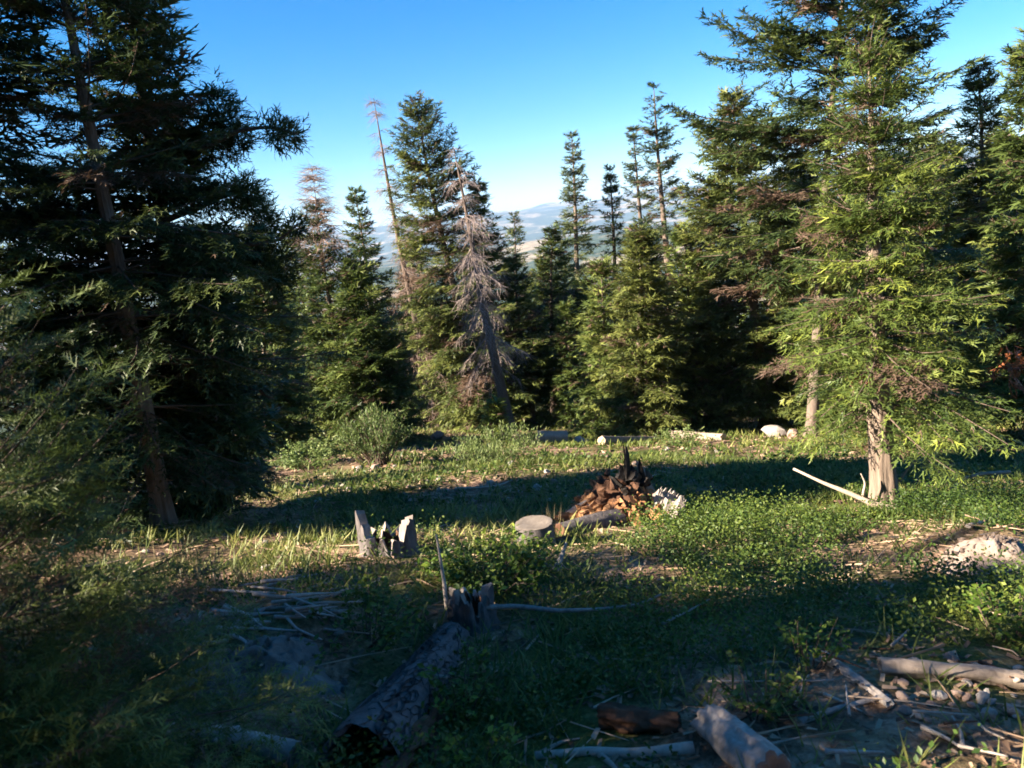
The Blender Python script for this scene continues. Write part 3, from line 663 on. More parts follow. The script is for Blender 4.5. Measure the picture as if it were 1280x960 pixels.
def litter():
    FL = np.array([[[-.5, -.18, 0], [.5, -.12, .05], [.45, .2, .0]], [[-.5, -.18, 0], [.45, .2, 0], [-.42, .16, .08]], [[-.5, -.18, 0], [-.42, .16, .08], [-.5, 0, -.1]]])
    dens = lambda x, y: inview(x, y)*np.clip(.35+.6*sstep(-.2, .4, -n2(x, y, 1.7, 61)), 0, 1)
    Vs, Fs, Ts, off = [], [], [], 0
    for (n, xa, xb, ya, yb, sz, seed) in ((9000, -5, 7, 2.3, 7, .05, 21), (12000, -10, 14, 7, 14, .075, 22), (12000, -18, 24, 14, 30, .13, 23)):
        x, y, g = scatter(n, xa, xb, ya, yb, seed, dens); N = len(x); a = g.uniform(0, 6.28, N)
        p = np.stack([x, y, G(x, y)+.012], -1)
        V, F = expand(FL, p, np.stack([np.cos(a), np.sin(a), g.normal(0, .2, N)], -1), np.array([0, 0, 1.])+g.normal(0, .3, (N, 3)), sz*g.uniform(.4, 1.7, N))
        Vs.append(V); Fs.append(F+off); off += len(V); Ts.append(np.repeat(np.clip(g.normal(.5, .22, N), 0, 1), 3))
    # fallen twigs
    x, y, g = scatter(2600, -6, 9, 2.3, 14, 24, lambda x, y: inview(x, y)*.8); N = len(x); a = g.uniform(0, 6.28, N); l = g.uniform(.06, .35, N)
    c = np.stack([x, y, G(x, y)+.02], -1); dv = np.stack([np.cos(a), np.sin(a), -.22*np.sin(a)+g.normal(0, .12, N)], -1)*l[:, None]
    v, f = tubes(np.stack([c-dv, c+dv*.1+g.normal(0, .012, (N, 3)), c+dv], 1), np.array([.006, .005, .002])[None]*g.uniform(.6, 1.6, N)[:, None], 3)
    V = np.vstack(Vs+[v]); F = [np.vstack(Fs), f+off]
    Ts.append(np.clip(np.repeat(g.normal(.75, .15, N), 6), 0, 1))
    o = link('litter', npmesh('litter', V, F, M['litter'], False, np.concatenate(Ts)))
    tag(o, 'bark chips, dead leaves and small twigs littering the forest floor', 'litter', None, 'stuff')
litter()

# ------------------------------------------------------------------ logs, sticks, stumps, stones
def P3(p, lift=0.0):
    if len(p) == 2: return gpt(p[0], p[1], lift)
    return at(*p)
def stick(name, label, pts, r0, r1, mat='grey_wood', cat='branch', group=None, lift=None, forks=(), seed=1, rough=.16, sides=8):
    P = np.array([P3(p, (r0*.6 if lift is None else lift)) for p in pts]); o = P[0].copy(); P = P-o
    root = empty(name, o, label, cat, group)
    n = max(10, 5*len(pts))
    rr = np.linspace(r0, r1, len(pts))
    V, F = sweep(P, rr, sides, rough, seed, 5, .06, n=n)
    link('stem', npmesh('stem', V, F, M[mat], True), root)
    for k, (fp, fr) in enumerate(forks):
        Q = np.array([P3(p, r0*.5) for p in fp])-o
        V, F = sweep(Q, np.linspace(fr, fr*.3, len(Q)), 7, rough, seed+k+3, 5, .05, n=4*len(Q))
        link('fork', npmesh('fork', V, F, M[mat], True), root)
    return root
def log(name, label, p0, p1, r0, r1, mat='grey_wood', end='cut_wood', seed=1, sides=28, rough=.10, fine=.10, lift=.8, group=None, bend=.0, knots=0, n=26):
    a = P3(p0, r0*lift); b = P3(p1, r1*lift); m = (a+b)/2+np.array([0, 0, bend])
    root = empty(name, a, label, 'log', group)
    V, F = sweep(np.array([a, m, b])-a, [r0, (r0+r1)/2, r1], sides, rough, seed, 4, fine, n=n, cap=False)
    link('bark' if 'bark' in mat else 'body', npmesh('body', V, F, M[mat], True), root)
    for ring, sgn in ((V[:sides], -1), (V[-sides:], 1)):
        c = ring.mean(0); ax = (b-a)/np.linalg.norm(b-a)*sgn
        inner = c+(ring-c)*.80+ax*.004; deep = c[None]-ax*.012
        vv = np.vstack([ring, inner, deep]); i = np.arange(sides); j = (i+1) % sides
        link('cut_face', npmesh('cut_face', vv, [np.stack([i, j, j+sides, i+sides], 1), np.stack([i+sides, j+sides, np.full(sides, 2*sides)], 1)], M[end]), root)
    g = np.random.default_rng(seed+9)
    for k in range(knots):
        s = g.uniform(.15, .85); th = g.uniform(0, 3.1); q = (b-a)*s; ax = (b-a)/np.linalg.norm(b-a)
        sd = unit(np.cross(ax, [0, 0, 1.])); u = np.cross(sd, ax); d = sd*math.cos(th)+u*abs(math.sin(th)); r = r0*.9
        V2, F2 = sweep(np.array([q+d*r*.6, q+d*r*1.18, q+d*r*1.5+ax*.02]), [.022, .016, .008], 8, .2, seed+k, 4, 0, n=6)
        link('knot', npmesh('knot', V2, F2, M[mat], True), root)
    return root

def rock_mesh(seed, mat, sub=2):
    import bmesh
    bm = bmesh.new(); bmesh.ops.create_icosphere(bm, subdivisions=sub, radius=1)
    P = np.array([v.co for v in bm.verts]); k = 1+.28*fbm(P*1.1, seed, 2)+.10*fbm(P*3, seed+3, 2); P = P*k[:, None]*np.array([1, .8, .62])
    for v, p in zip(bm.verts, P): v.co = p
    me = bpy.data.meshes.new('stone'); bm.to_mesh(me); bm.free(); me.materials.append(M[mat]); return me
ROCKS = [rock_mesh(k, 'stone' if k % 2 else 'stone_pink') for k in range(6)]
def stone(u, v, size, k, label, group=None, cat='stone', sink=.25):
    p = gpt(u, v); o = link('stone', ROCKS[k % 6]); o.location = p+np.array([0, 0, size*(.62-sink)]); o.scale = (size, size*(.8+.1*(k % 4)), size*.9)
    o.rotation_euler = (0.2*(k % 3), .15*(k % 5), k*1.7); return tag(o, label, cat, group)

SPL = []
def splinter_mesh(seed, mat, flat=.4):
    g = np.random.default_rng(seed); n = 6; rings = []
    for z, w in ((0, 1), (.35, g.uniform(.85, 1.05)), (.72, g.uniform(.6, .85)), (1.0, g.uniform(.08, .35))):
        a = np.arange(n)*2*np.pi/n+g.normal(0, .12, n); r = g.uniform(.75, 1.1, n)*w
        rings.append(np.stack([np.cos(a)*r*.5+g.normal(0, .05), np.sin(a)*r*.5*flat+g.normal(0, .04), np.full(n, z)+g.normal(0, .05, n)*(z > .1)], -1))
    V = np.vstack(rings); idx = np.arange(4*n).reshape(4, n); a = idx[:-1]; b = np.roll(a, -1, 1); c = idx[1:]; d = np.roll(c, -1, 1)
    Q = np.stack([a, b, d, c], -1).reshape(-1, 4)
    V = np.vstack([V, V[-n:].mean(0)]); i = idx[-1]; T = np.stack([i, np.roll(i, -1), np.full(n, len(V)-1)], 1)
    return npmesh('wood_slab', V, [Q, T], M[mat])
def slab(root, name, me, loc, width, length, direction, spin, thick=1.0):
    o = link(name, me, root); o.location = loc; o.scale = (width, width*thick, length)
    o.rotation_mode = 'QUATERNION'
    o.rotation_quaternion = Vector((0, 0, 1)).rotation_difference(Vector(direction)) @ Quaternion((0, 0, 1), spin)
    return o

# upturned rotten stump with orange crumbling wood
def rotten_stump():
    c = gpt(776, 640); g = np.random.default_rng(8)
    root = empty('rotten_stump', c, 'broken rotten stump with crumbling orange wood and black snag on top', 'stump')
    orange = [splinter_mesh(100+k, 'rot_orange', .55) for k in range(5)]; brown = [splinter_mesh(120+k, 'rot_brown', .6) for k in range(4)]
    charm = [splinter_mesh(140+k, 'char', .7) for k in range(3)]; grey = [splinter_mesh(150+k, 'grey_wood', .35) for k in range(4)]
    # core mound
    th = np.linspace(0, 2*np.pi, 28, endpoint=False); rr = np.linspace(0, 1, 9)
    X = rr[:, None]*np.cos(th)[None]*.62; Y = rr[:, None]*np.sin(th)[None]*.42; Z = .50*(1-rr[:, None]**1.3)+.0*th[None]
    p = np.stack([X, Y, Z], -1); Z = Z*(1+.45*fbm(p*4, 3, 3))-.06*rr[:, None]
    V = np.stack([X, Y, Z], -1).reshape(-1, 3); idx = np.arange(9*28).reshape(9, 28); a = idx[:-1]; b = np.roll(a, -1, 1); cc = idx[1:]; d = np.roll(cc, -1, 1)
    link('rotten_core', npmesh('rotten_core', V, np.stack([a, cc, d, b], -1).reshape(-1, 4), M['rot_brown']), root)
    lump = {m: [rock_mesh(80+k, m, 1) for k in range(3)] for m in ('rot_orange', 'rot_brown')}
    for k in range(110):                                    # crumbled lumps
        a = g.uniform(math.pi*.85, math.pi*2.1); r = g.uniform(.1, 1.0)**.6; z = .42*(1-r)**.9
        m = 'rot_orange' if g.uniform() < (.75 if z < .22 else .25) else 'rot_brown'; sz = g.uniform(.035, .10)
        o = link('wood_lump', lump[m][k % 3], root); o.location = (math.cos(a)*r*.68-.04, math.sin(a)*r*.44, z); o.scale = (sz, sz, sz*1.3); o.rotation_euler = (k, k*1.3, k*.7)
    for k in range(90):                                    # crumbling chunks lying on the mound
        a = g.uniform(math.pi*.88, math.pi*2.02); r = g.uniform(.15, 1.0)**.7
        x = math.cos(a)*r*.72-.06; y = math.sin(a)*r*.48; z = .44*(1-r)**1.1+g.uniform(-.03, .05)
        me = orange[k % 5] if g.uniform() < (.85 if z < .26 else .40) else brown[k % 4]
        sl_ = (math.cos(a)*.75+g.normal(0, .5), math.sin(a)*.75+g.normal(0, .5), g.normal(.15, .55))
        slab(root, 'wood_slab', me, (x, y, z-.01), g.uniform(.05, .12), g.uniform(.06, .17), sl_, g.uniform(0, 6.3))
    for k in range(40):
        x = g.normal(-.02, .17); y = g.normal(.0, .12)
        slab(root, 'wood_slab', (brown+charm)[k % 7], (x, y, g.uniform(.26, .44)), g.uniform(.07, .15), g.uniform(.08, .20), (g.normal(0, .7), g.normal(0, .7), .6), g.uniform(0, 6.3))
    for (x, z, w, l, dx) in ((.13, .40, .13, .42, .03), (.09, .38, .17, .20, -.1), (.17, .36, .18, .22, .12), (.31, .30, .08, .34, -.05), (.03, .38, .17, .13, .1), (.13, .58, .06, .26, -.08)):
        slab(root, 'charred_snag', charm[int(l*100) % 3], (x, .04, z), w, l, (dx, .05, 1), x*9)
    for k in range(15):                                     # weathered butt with upright grain
        x = .36+k*.024+g.uniform(-.01, .01); y = -.14-.010*k+g.uniform(-.05, .06)
        slab(root, 'weathered_slab', grey[k % 4], (x-.05, y-.02, -.02), g.uniform(.13, .20), g.uniform(.28, .38)-.006*k, (.42+g.normal(0, .03), .1, .85), g.uniform(-.4, .4), 1.3)
    slab(root, 'weathered_slab', grey[1], (-.32, -.10, .20), .16, .34, (-.9, -.1, -.18), .5, .6)
    slab(root, 'wood_slab', orange[2], (-.55, -.14, .06), .14, .30, (-.96, -.1, .12), .5)
    slab(root, 'weathered_slab', grey[2], (.42, .14, .10), .20, .52, (-.30, .0, 1), .3, .6)
    return root
rotten_stump()
# hollow, jagged stump shells
def shell_stump(name, label, u, v, r, hf, mat, core, seed, wall=.3, sides=72, rings=12, flute=.10):
    c = gpt(u, v); root = empty(name, c, label, 'stump')
    th = np.arange(sides)*2*np.pi/sides; h = hf(th); h = h*(1+.18*fbm(np.stack([np.cos(th)*3, np.sin(th)*3, 0*th], -1), seed, 3)+.30*fbm(np.stack([np.cos(th)*9, np.sin(th)*9, 0*th], -1), seed+2, 3))
    q = np.linspace(0, 1, rings)
    def surf(rad, inn):
        k = 1+.10*fbm(np.stack([np.cos(th)*4+0*q[:, None], np.sin(th)*4+0*q[:, None], q[:, None]*1.2+0*th], -1), seed+inn, 3)
        k = k-flute*np.abs(fbm(np.stack([np.cos(th)*9+0*q[:, None], np.sin(th)*9+0*q[:, None], q[:, None]*2.5+0*th], -1), seed+7, 2))
        flare = 1+.35*np.exp(-q*5) if not inn else 1+0*q
        return np.stack([np.cos(th)*rad*k*flare[:, None], np.sin(th)*rad*k*flare[:, None], -.08+q[:, None]*(h[None]+.08)*(1 if not inn else .96)], -1)
    def grid(S):
        idx = np.arange(rings*sides).reshape(rings, sides); a = idx[:-1]; b = np.roll(a, -1, 1); cc = idx[1:]; d = np.roll(cc, -1, 1)
        return S.reshape(-1, 3), np.stack([a, b, d, cc], -1).reshape(-1, 4)
    Vo, Fo = grid(surf(r, 0)); Vi, Fi = grid(surf(r*(1-wall), 1))
    link('bark', npmesh('bark', Vo, Fo, M[mat], True), root)
    o0 = (rings-1)*sides; i = np.arange(sides); j = (i+1) % sides
    rim = np.stack([o0+i, o0+j, len(Vo)+o0+j, len(Vo)+o0+i], 1)
    keep = np.unique(rim); mp = {k: n for n, k in enumerate(keep)}
    link('broken_rim', npmesh('broken_rim', np.vstack([Vo, Vi])[keep], np.vectorize(mp.get)(rim), M['grey_wood']), root)
    link('hollow', npmesh('hollow', Vi, Fi[:, ::-1], M[core], True), root)
    return root
bumpf = lambda th, a, w: np.exp(-(np.arctan2(np.sin(th-a), np.cos(th-a))/w)**2)
shell_stump('hollow_stump', 'split grey stump with two jagged upright shards', 487, 692, .25, lambda t: .13+.19*bumpf(t, 3.6, .9)+.17*bumpf(t, -.3, .6)+.05*np.sin(9*t)*bumpf(t, 3.3, 1.2)+.05*np.sin(11*t+1), 'bark_log', 'rot_brown', 4)
shell_stump('bark_stump', 'low block-cracked grey bark stump beside the bright leafy shrub', 592, 778, .16, lambda t: .17+.04*bumpf(t, 4.2, 1)+.018*np.sin(7*t)+.012*np.sin(13*t+2), 'bark_log', 'rot_brown', 5, wall=.35, flute=.22)
# sawn stump
def sawn_stump(label, u, v, r, h, seed, mat='bark_log', top='dull_cut', sides=40):
    c = gpt(u, v); root = empty('sawn_stump', c, label, 'stump'); th = np.arange(sides)*2*np.pi/sides
    q = np.linspace(0, 1, 12); fl = 1+.5*np.exp(-q*4)[:, None]*(.6+.4*np.cos(5*th+seed))
    k = fl*(1+.05*fbm(np.stack([np.cos(th)*5+0*q[:, None], np.sin(th)*5+0*q[:, None], q[:, None]+0*th], -1), seed, 3))
    V = np.stack([np.cos(th)*r*k, np.sin(th)*r*k, -.12+q[:, None]*(h+.12)+0*th], -1); n = len(V.reshape(-1, 3))
    idx = np.arange(n).reshape(12, sides); a = idx[:-1]; b = np.roll(a, -1, 1); cc = idx[1:]; d = np.roll(cc, -1, 1)
    link('bark', npmesh('bark', V.reshape(-1, 3), np.stack([a, b, d, cc], -1).reshape(-1, 4), M[mat], True), root)
    ring = V[-1]; ce = ring.mean(0); R2 = [ce+(ring-ce)*s+np.array([0, 0, dz]) for s, dz in ((1.0, .002), (.93, .006), (.7, .0), (.35, -.008))]
    W = np.vstack(R2+[ce[None]+[[0, 0, -.012]]]); F = []
    i = np.arange(sides); j = (i+1) % sides
    for s in range(3): F.append(np.stack([s*sides+i, s*sides+j, (s+1)*sides+j, (s+1)*sides+i], 1))
    link('cut_face', npmesh('cut_face', W, [np.vstack(F), np.stack([3*sides+i, 3*sides+j, np.full(sides, 4*sides)], 1)], M[top], True), root)
sawn_stump('flat-topped sawn grey stump with dished top', 670, 678, .20, .22, 3)
sawn_stump('small dark weathered stump under the dark firs', 108, 640, .28, .30, 6)

# big rotting log with plates of bark
def big_log():
    a = gpt(455, 985, .10); b = gpt(566, 800, .0); g = np.random.default_rng(5)
    root = empty('rotting_log', a, 'large rotting log with cracked plates of dark grey bark and hollow end', 'log')
    ax = (b-a); Ln = np.linalg.norm(ax); ax = ax/Ln; sd = unit(np.cross(ax, [0, 0, 1.])); up = np.cross(sd, ax)
    r0, r1 = .20, .12
    V, F = sweep(np.array([[0, 0, 0], (b-a)*.5, b-a]), [r0, (r0+r1)/2, r1], 48, .08, 3, 3, .10, n=60, cap=False)
    link('body', npmesh('body', V, F, M['bark_log'], True), root)
    plates = []
    for k in range(5):
        n = 6; t = np.arange(n)*2*np.pi/n+g.normal(0, .15, n); r = g.uniform(.8, 1.1, n)
        o = np.stack([np.cos(t)*r, np.sin(t)*r*.5, np.zeros(n)], -1); tp = o*.82+np.array([0, 0, 1.])+g.normal(0, .12, (n, 3))*[0, 0, 1]
        VV = np.vstack([o, tp, tp.mean(0)]); i = np.arange(n); j = (i+1) % n
        plates.append(npmesh('bark_plate', VV, [np.stack([i, j, j+n, i+n], 1), np.stack([i+n, j+n, np.full(n, 2*n)], 1)], M['bark_log']))
    for row in range(22):
        for col in range(13):
            s = (row+.5+.5*(col % 2)+g.normal(0, .30))/22.6; th = math.radians(-30+col*19.5+g.normal(0, 5))
            if g.uniform() < .10: continue
            r = r0+(r1-r0)*s
            d = sd*math.cos(th)+up*math.sin(th); tn = np.cross(ax, d)
            o = link('bark_plate', plates[int(g.integers(0, 5))], root)
            m = Matrix(((ax[0], tn[0], d[0]), (ax[1], tn[1], d[1]), (ax[2], tn[2], d[2])))
            o.rotation_mode = 'QUATERNION'; o.rotation_quaternion = m.to_quaternion(); o.location = ax*Ln*s+d*r*.985
            o.rotation_quaternion = o.rotation_quaternion @ Quaternion((0, 0, 1), g.normal(0, .22))
            o.scale = (Ln/22*g.uniform(.7, 1.35), r*.36*g.uniform(.6, 1.2), .020*g.uniform(.4, 1.6))
    # rotten brown broken side
    br = [splinter_mesh(170+k, 'rot_brown', .5) for k in range(4)]
    for k in range(40):
        s = g.uniform(-.02, .42); q = ax*Ln*s+sd*(r0*.80+g.uniform(-.02, .05))-up*g.uniform(-.05, .16)
        slab(root, 'wood_slab', br[k % 4], q, g.uniform(.05, .10), g.uniform(.12, .30), tuple(-ax+np.array([0, 0, .1])+g.normal(0, .15, 3)), g.uniform(0, 6))
big_log()

log('sawn_log', 'short smooth grey sawn log lying on orange litter', (246, 928), (372, 958), .062, .070, 'grey_wood', 'dull_cut', 3, bend=.0, knots=2, fine=.16)
log('fallen_log', 'sunlit bleached log with knot lying on tan earth', (1100, 842), (1330, 868), .050, .046, 'pale_wood', 'dull_cut', 4, bend=.03, knots=3, rough=.2, fine=.2)
log('fallen_log', 'split grey branch-log sloping across the bleached log', (1030, 824), (1112, 884), .030, .022, 'grey_wood', 'grey_wood', 5, rough=.25)
log('fallen_log', 'grey log with bluish bare side beside the broken branch pile', (884, 912), (968, 985), .075, .085, 'grey_wood', 'dull_cut', 6, rough=.22, fine=.25)
log('rotten_log', 'short crumbling brown log chunk among twigs', (752, 905), (850, 910), .070, .050, 'rot_brown', 'rot_brown', 7, rough=.5, fine=.5)
log('fallen_log', 'pale sawn log on the far side of the meadow', (672, 554), (710, 553), .22, .21, 'pale_wood', 'cut_wood', 8)
log('fallen_log', 'thin white log at the foot of the crooked-trunk fir', (752, 556), (822, 553), .13, .10, 'pale_wood', 'cut_wood', 9)
log('fallen_log', 'flat weathered log lying beyond the large sunlit fir', (1150, 550), (1230, 547), .18, .14, 'pale_wood', 'cut_wood', 10)
log('fallen_log', 'low pale log between rocks and the large sunlit fir', (838, 548), (905, 551), .14, .12, 'pale_wood', 'cut_wood', 12)
log('fallen_log', 'dark half-buried log in front of the flat-topped stump', (700, 668), (775, 652), .10, .13, 'bark_log', 'rot_brown', 11, lift=.3)

stick('fallen_branch', 'long thin grey branch curving through the undergrowth', [(606, 786), (650, 784), (700, 791), (752, 788), (800, 782), (828, 768)], .020, .008, 'grey_wood', lift=.16)
stick('fallen_branch', 'crooked pale branch lying against the furrowed trunk, with forks', [(992, 586, 9.04), (1030, 604, 8.69), (1060, 616, 8.51), (1092, 630, 8.33), (1125, 638, 8.21)], .016, .040, 'pale_wood',
      forks=[([(1078, 622, 8.43), (1082, 604, 8.39), (1076, 592, 8.39)], .020), ([(1128, 640, 8.15), (1133, 655, 7.97), (1134, 680, 7.79)], .014), ([(1112, 638, 8.21), (1116, 650, 8.03), (1122, 672, 7.85)], .012)])
stick('fallen_branch', 'short pale stick rising beside the furrowed trunk', [(1124, 602, 8.57), (1136, 584, 8.63), (1155, 566, 8.69)], .017, .008, 'pale_wood')
stick('fallen_branch', 'sunlit bent branch arching off the grass near pale earth', [(1188, 612, 8.81), (1204, 598, 8.87), (1228, 592, 8.92), (1262, 590, 9.04)], .016, .026, 'pale_wood')
stick('fallen_branch', 'grey branch pointing over the pale earth mound', [(1210, 668), (1245, 655), (1275, 642)], .022, .012, 'grey_wood', lift=.08)
stick('fallen_branch', 'upright thin grey stick leaning in the leafy shrub', [(560, 775, 4.7), (556, 735, 4.75), (549, 690, 4.8), (545, 668, 4.85)], .017, .006, 'grey_wood')
stick('root_snag', 'forked grey root snag standing in the grass', [(696, 718), (700, 700, 5.8), (708, 678, 5.85)], .04, .010, 'grey_wood', forks=[([(694, 716), (684, 706, 5.8), (674, 694, 5.8)], .022)])
stick('fallen_branch', 'bleached broken stick on the sunny meadow', [(570, 612), (600, 612), (625, 608), (640, 600, 11.6)], .03, .012, 'pale_wood')
stick('fallen_branch', 'pale forked branch on the ground below the crumbling chunk', [(668, 948), (730, 942), (800, 946), (868, 938)], .020, .030, 'pale_wood', forks=[([(748, 944), (768, 960), (778, 985)], .02), ([(676, 944), (700, 930), (725, 925)], .014)])
stick('fallen_branch', 'short bright stick under the shrub leaves beside the rotting log', [(538, 868), (562, 871)], .014, .012, 'pale_wood', lift=.12)
stick('fallen_branch', 'curled dry brown branch arching over the dark litter', [(872, 826, 4.3), (888, 822, 4.3), (900, 824, 4.3), (902, 842, 4.3)], .010, .005, 'pale_wood')
stick('fallen_branch', 'pale branch against the split log', [(1000, 905), (1040, 890), (1110, 872)], .018, .010, 'grey_wood')
stick('fallen_branch', 'thin grey branch beyond the long curving branch', [(830, 800), (868, 780), (888, 768)], .010, .004, 'grey_wood', lift=.12)
stick('fallen_branch', 'small bluish-grey stick on bare litter near the stone pile', [(244, 806), (268, 806), (286, 802)], .018, .012, 'grey_wood')
stick('fallen_branch', 'twisted sunlit twig standing by the brush pile', [(352, 738), (368, 722), (384, 704, 6.3)], .018, .006, 'pale_wood')
# brush pile of grey dead branches
g = np.random.default_rng(31)
for k in range(34):
    u0 = g.uniform(262, 420); v0 = g.uniform(738, 800); l = g.uniform(30, 90); an = g.normal(.15, .5)
    stick('dead_branch', 'grey dead branch in the brush pile by the dry grass', [(u0, v0), (u0+l*.5*math.cos(an)+g.normal(0, 5), v0+l*.25*math.sin(an)), (u0+l*math.cos(an), v0+l*.5*math.sin(an))],
          g.uniform(.008, .018), .005, 'grey_wood', group='dead branches in the brush pile', lift=g.uniform(.02, .12), seed=k, sides=6)
for k in range(26):
    u0 = g.uniform(860, 1240); v0 = g.uniform(800, 955); l = g.uniform(25, 90); an = g.normal(.2, .7)
    stick('dead_branch', 'dry brown twig among the broken branches near the split log', [(u0, v0), (u0+l*.5*math.cos(an)+g.normal(0, 5), v0+l*.25*math.sin(an)), (u0+l*math.cos(an), v0+l*.5*math.sin(an))],
          g.uniform(.005, .014), .004, ['grey_wood', 'rot_brown', 'pale_wood'][k % 3], group='dry twigs near the split log', lift=g.uniform(.01, .08), seed=k, sides=6)

# mounds of bare earth
CLODS = {m: [rock_mesh(60+k, m, 1) for k in range(3)] for m in ('earth', 'earth_grey')}
def mound(label, u, v, rx, ry, h, mat, seed, rocks):
    c = gpt(u, v); root = empty('earth_mound', c, label, 'mound'); g = np.random.default_rng(seed)
    n, m = 20, 64; th = np.arange(m)*2*np.pi/m; q = np.linspace(0, 1, n)
    X = q[:, None]*np.cos(th)*rx*(1+.2*np.sin(3*th+seed)); Y = q[:, None]*np.sin(th)*ry*(1+.15*np.cos(2*th))
    gz = G(X+c[0], Y+c[1])-c[2]
    Z = gz+h*(1-q[:, None]**1.8)-.03*q[:, None]
    p = np.stack([X, Y, 0*X], -1)
    Z = Z+(1-q[:, None]**3)*(.06*fbm(p*5, seed, 3)+.05*np.abs(fbm(p*11, seed+1, 3)))
    idx = np.arange(n*m).reshape(n, m); a = idx[:-1]; b = np.roll(a, -1, 1); cc = idx[1:]; d = np.roll(cc, -1, 1)
    link('earth', npmesh('earth', np.stack([X, Y, Z], -1).reshape(-1, 3), np.stack([a, cc, d, b], -1).reshape(-1, 4), M[mat], True), root)
    for k in range(rocks):
        i, j = int(g.integers(2, n-2)), int(g.integers(0, m)); s = g.uniform(.008, .035)
        o = link('clod', CLODS[mat][k % 3], root); o.location = (X[i, j], Y[i, j], Z[i, j]+s*.2); o.scale = (s, s*.9, s*.8); o.rotation_euler = (k, k*2, k*3)
mound('grey heap of earth and decayed wood beside the sawn log', 330, 845, .48, .34, .10, 'earth_grey', 3, 60)
mound('pale pinkish heap of bare earth near the furrowed trunk', 1248, 694, .50, .45, .12, 'earth', 4, 80)

# stones
SPEC = [(278, 822, .06, 'white stone on the edge of the grey earth heap'), (505, 842, .045, 'small white stone on top of the rotting log'), (468, 588, .13, 'round pale stone in front of the willow clump'), (450, 590, .11, 'pinkish stone beside the round pale stone'),
        (650, 551, .24, 'grey boulder next to the pale sawn log'), (724, 553, .22, 'red-brown boulder at the end of the pale sawn log'), (546, 548, .28, 'pale pink boulder under the brown dead fir'), (970, 546, .36, 'wide pink boulder at the foot of the large sunlit fir'),
        (992, 547, .28, 'grey boulder beside the wide pink boulder'), (1000, 722, .05, 'white stone in dark grass below the furrowed trunk')]
for k, (u, v, s, l) in enumerate(SPEC): stone(u, v, s, k, l)
g = np.random.default_rng(41)
for k in range(60):
    stone(g.uniform(300, 900), g.uniform(560, 632), g.uniform(.03, .09), k, 'small pinkish stone scattered over the sunny meadow', 'stones on the sunny meadow')
for k in range(45):
    stone(g.uniform(1120, 1280), g.uniform(818, 905), g.uniform(.015, .045), k, 'tan pebble of the bare earth around the bleached log', 'pebbles around the bleached log')
for k in range(30):
    stone(g.uniform(120, 430), g.uniform(650, 800), g.uniform(.015, .05), k, 'small grey stone in the shaded litter', 'stones in the shaded litter')

# shrubs and grasses that stand out
shrub('willow_shrub', 'tall willow clump with upright feathery shoots at the meadow edge', gcol(474, 15.5), .95, 1.45, 60, 3400, .10, 'willow', 1, NARROW, .95, upright=True, tl=.05, stem_r=.012)
shrub('leafy_shrub', 'round pale green bush next to the willow clump', gcol(388, 16.5), 1.1, .60, 50, 2600, .075, 'willow', 2, LEAF2, tl=.0)
shrub('leafy_shrub', 'wide soft yellow-green bush by the seedling fir', gpt(625, 578), 1.25, .75, 60, 3200, .085, 'willow', 3, NARROW, upright=True, tl=.1)
shrub('leafy_shrub', 'bright leafy shrub around the upright grey stick', gpt(610, 735), .62, .42, 40, 900, .060, 'shrub', 4)
shrub('leafy_shrub', 'sunlit leafy shrub in front of the flat-topped stump', gpt(640, 706), .45, .30, 30, 520, .055, 'shrub', 5)
shrub('leafy_shrub', 'reddish-edged sprig of leaves above the split log', gpt(1012, 838), .26, .36, 14, 210, .042, 'shrub', 6, tl=.1)
shrub('leafy_shrub', 'bright shrub on tan earth beside the bleached log', gpt(1258, 800), .36, .40, 18, 300, .050, 'shrub', 7)
shrub('leafy_shrub', 'small leafy plant next to the furrowed trunk', gpt(1175, 622), .40, .25, 18, 260, .05, 'shrub', 8)
shrub('leafy_shrub', 'dark leafy shrub beside the split log', gpt(945, 895), .26, .34, 16, 300, .038, 'under', 9)
shrub('leafy_shrub', 'leafy shrub growing against the rotting log', gpt(575, 900), .30, .40, 18, 340, .042, 'shrub', 10)
shrub('leafy_shrub', 'small shrub with yellowing leaves at the pale forked branch', gpt(600, 975), .24, .28, 12, 200, .040, 'shrub', 11, tl=.1)
shrub('leafy_shrub', 'green shrub beside the grey earth heap', gpt(455, 800), .52, .34, 30, 700, .045, 'under', 12)
shrub('leafy_shrub', 'pale shrub under the dark firs catching the light', gpt(100, 630), .5, .6, 20, 420, .06, 'shrub', 13, tl=.1)
shrub('leafy_shrub', 'shrub at the foot of the crooked-trunk fir', gpt(850, 556), .8, .5, 30, 1000, .07, 'willow', 14)
g = np.random.default_rng(51)
TUFTS = [(210, 735, .42), (255, 738, .38), (272, 742, .30), (300, 735, .34), (326, 738, .30), (398, 668, .34), (352, 662, .30), (412, 672, .25), (640, 640, .2), (475, 745, .2), (690, 675, .35), (742, 655, .25), (905, 640, .35), (925, 630, .4), (930, 690, .25), (240, 712, .3)]
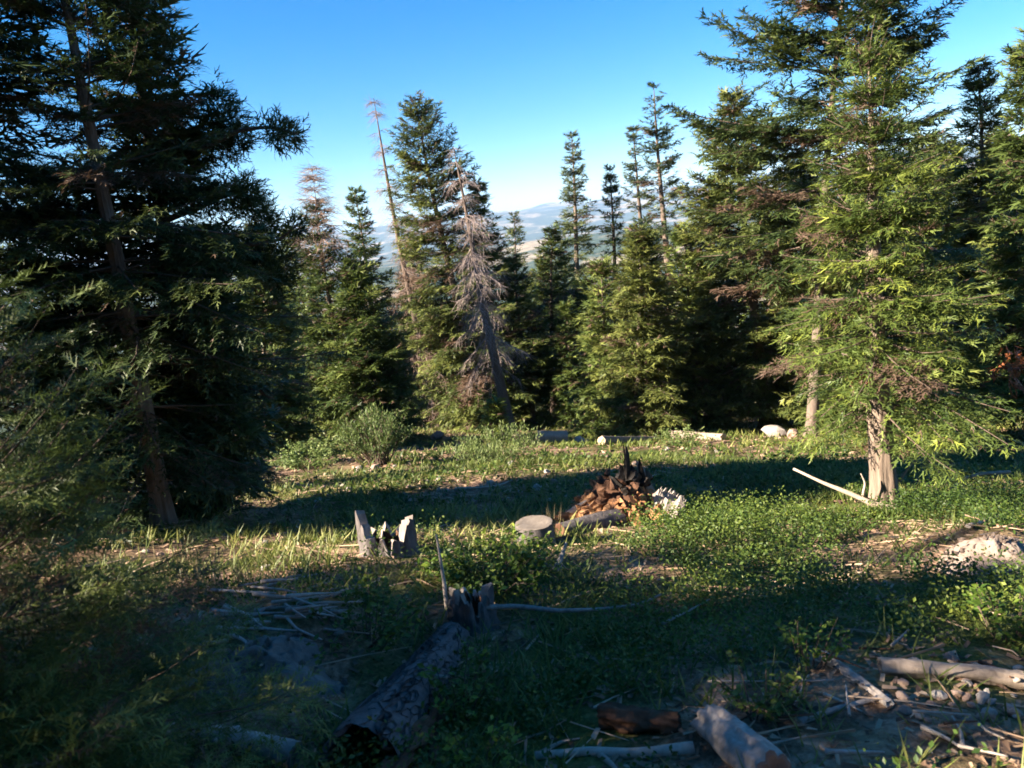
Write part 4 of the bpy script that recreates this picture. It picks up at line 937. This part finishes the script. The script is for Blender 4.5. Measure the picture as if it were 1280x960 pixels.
for k, (u, v, h) in enumerate(TUFTS):
    c = gpt(u, v); n = 26; a = g.uniform(0, 6.28, n)
    p = np.stack([g.normal(0, .04, n), g.normal(0, .04, n), np.full(n, -.02)], -1)
    sp = g.uniform(.05, .75, n); f = np.stack([np.cos(a)*sp, np.sin(a)*sp, np.ones(n)], -1)
    V, F = expand(BLADE*np.array([1, .26, 1.6]), p, f, np.stack([np.cos(a), np.sin(a), 0*a], -1), h*g.uniform(.5, 1.25, n))
    o = link('dry_grass_tuft', npmesh('dry_grass_tuft', V, F, M['dry_grass'], False, np.repeat(g.uniform(.2, .9, n), 2))); o.location = c
    tag(o, 'tuft of straw-coloured dry grass stalks standing in the clearing', 'grass tuft', 'tufts of dry grass')
# rust-red dead boughs
for (u, v, d, s, lab) in ((1076, 474, 8.45, .05, 'rust-red dead bough hanging by the furrowed trunk'), (1268, 462, 13.5, .16, 'orange dead bough on the fir beyond the double-topped fir')):
    g = np.random.default_rng(int(u)); c = at(u, v, d); n = 80
    V, F = expand(TPL['mid'], g.normal(0, s, (n, 3)), g.normal(0, 1, (n, 3))-np.array([0, 0, .4]), g.normal(0, 1, (n, 3)), s*1.6*g.uniform(.5, 1.1, n))
    o = link('dead_bough', npmesh('dead_bough', V, F, M['red_needles'], False, np.repeat(g.uniform(0, 1, n), len(TPL['mid'])))); o.location = c
    tag(o, lab, 'bough', None, 'stuff')

# ------------------------------------------------------------------ haze of the valley air
def haze():
    me = bpy.data.meshes.new('haze'); s = 30000; z0, z1 = -600, 520
    v = [(x, y, z) for z in (z0, z1) for y in (-s, s) for x in (-s, s)]
    me.from_pydata(v, [], [(0, 2, 3, 1), (4, 5, 7, 6), (0, 1, 5, 4), (2, 6, 7, 3), (0, 4, 6, 2), (1, 3, 7, 5)])
    m = bpy.data.materials.new('valley_haze'); m.use_nodes = True; nt = m.node_tree
    nt.nodes.remove(nt.nodes['Principled BSDF'])
    pv = nt.nodes.new('ShaderNodeVolumePrincipled'); pv.inputs['Color'].default_value = (.42, .64, 1.0, 1); pv.inputs['Density'].default_value = 6.0e-5
    pv.inputs['Anisotropy'].default_value = 0.0
    nt.links.new(pv.outputs[0], nt.nodes['Material Output'].inputs['Volume'])
    me.materials.append(m); o = link('haze', me); tag(o, 'thin blue haze of the valley air', None, None, 'stuff')
haze()
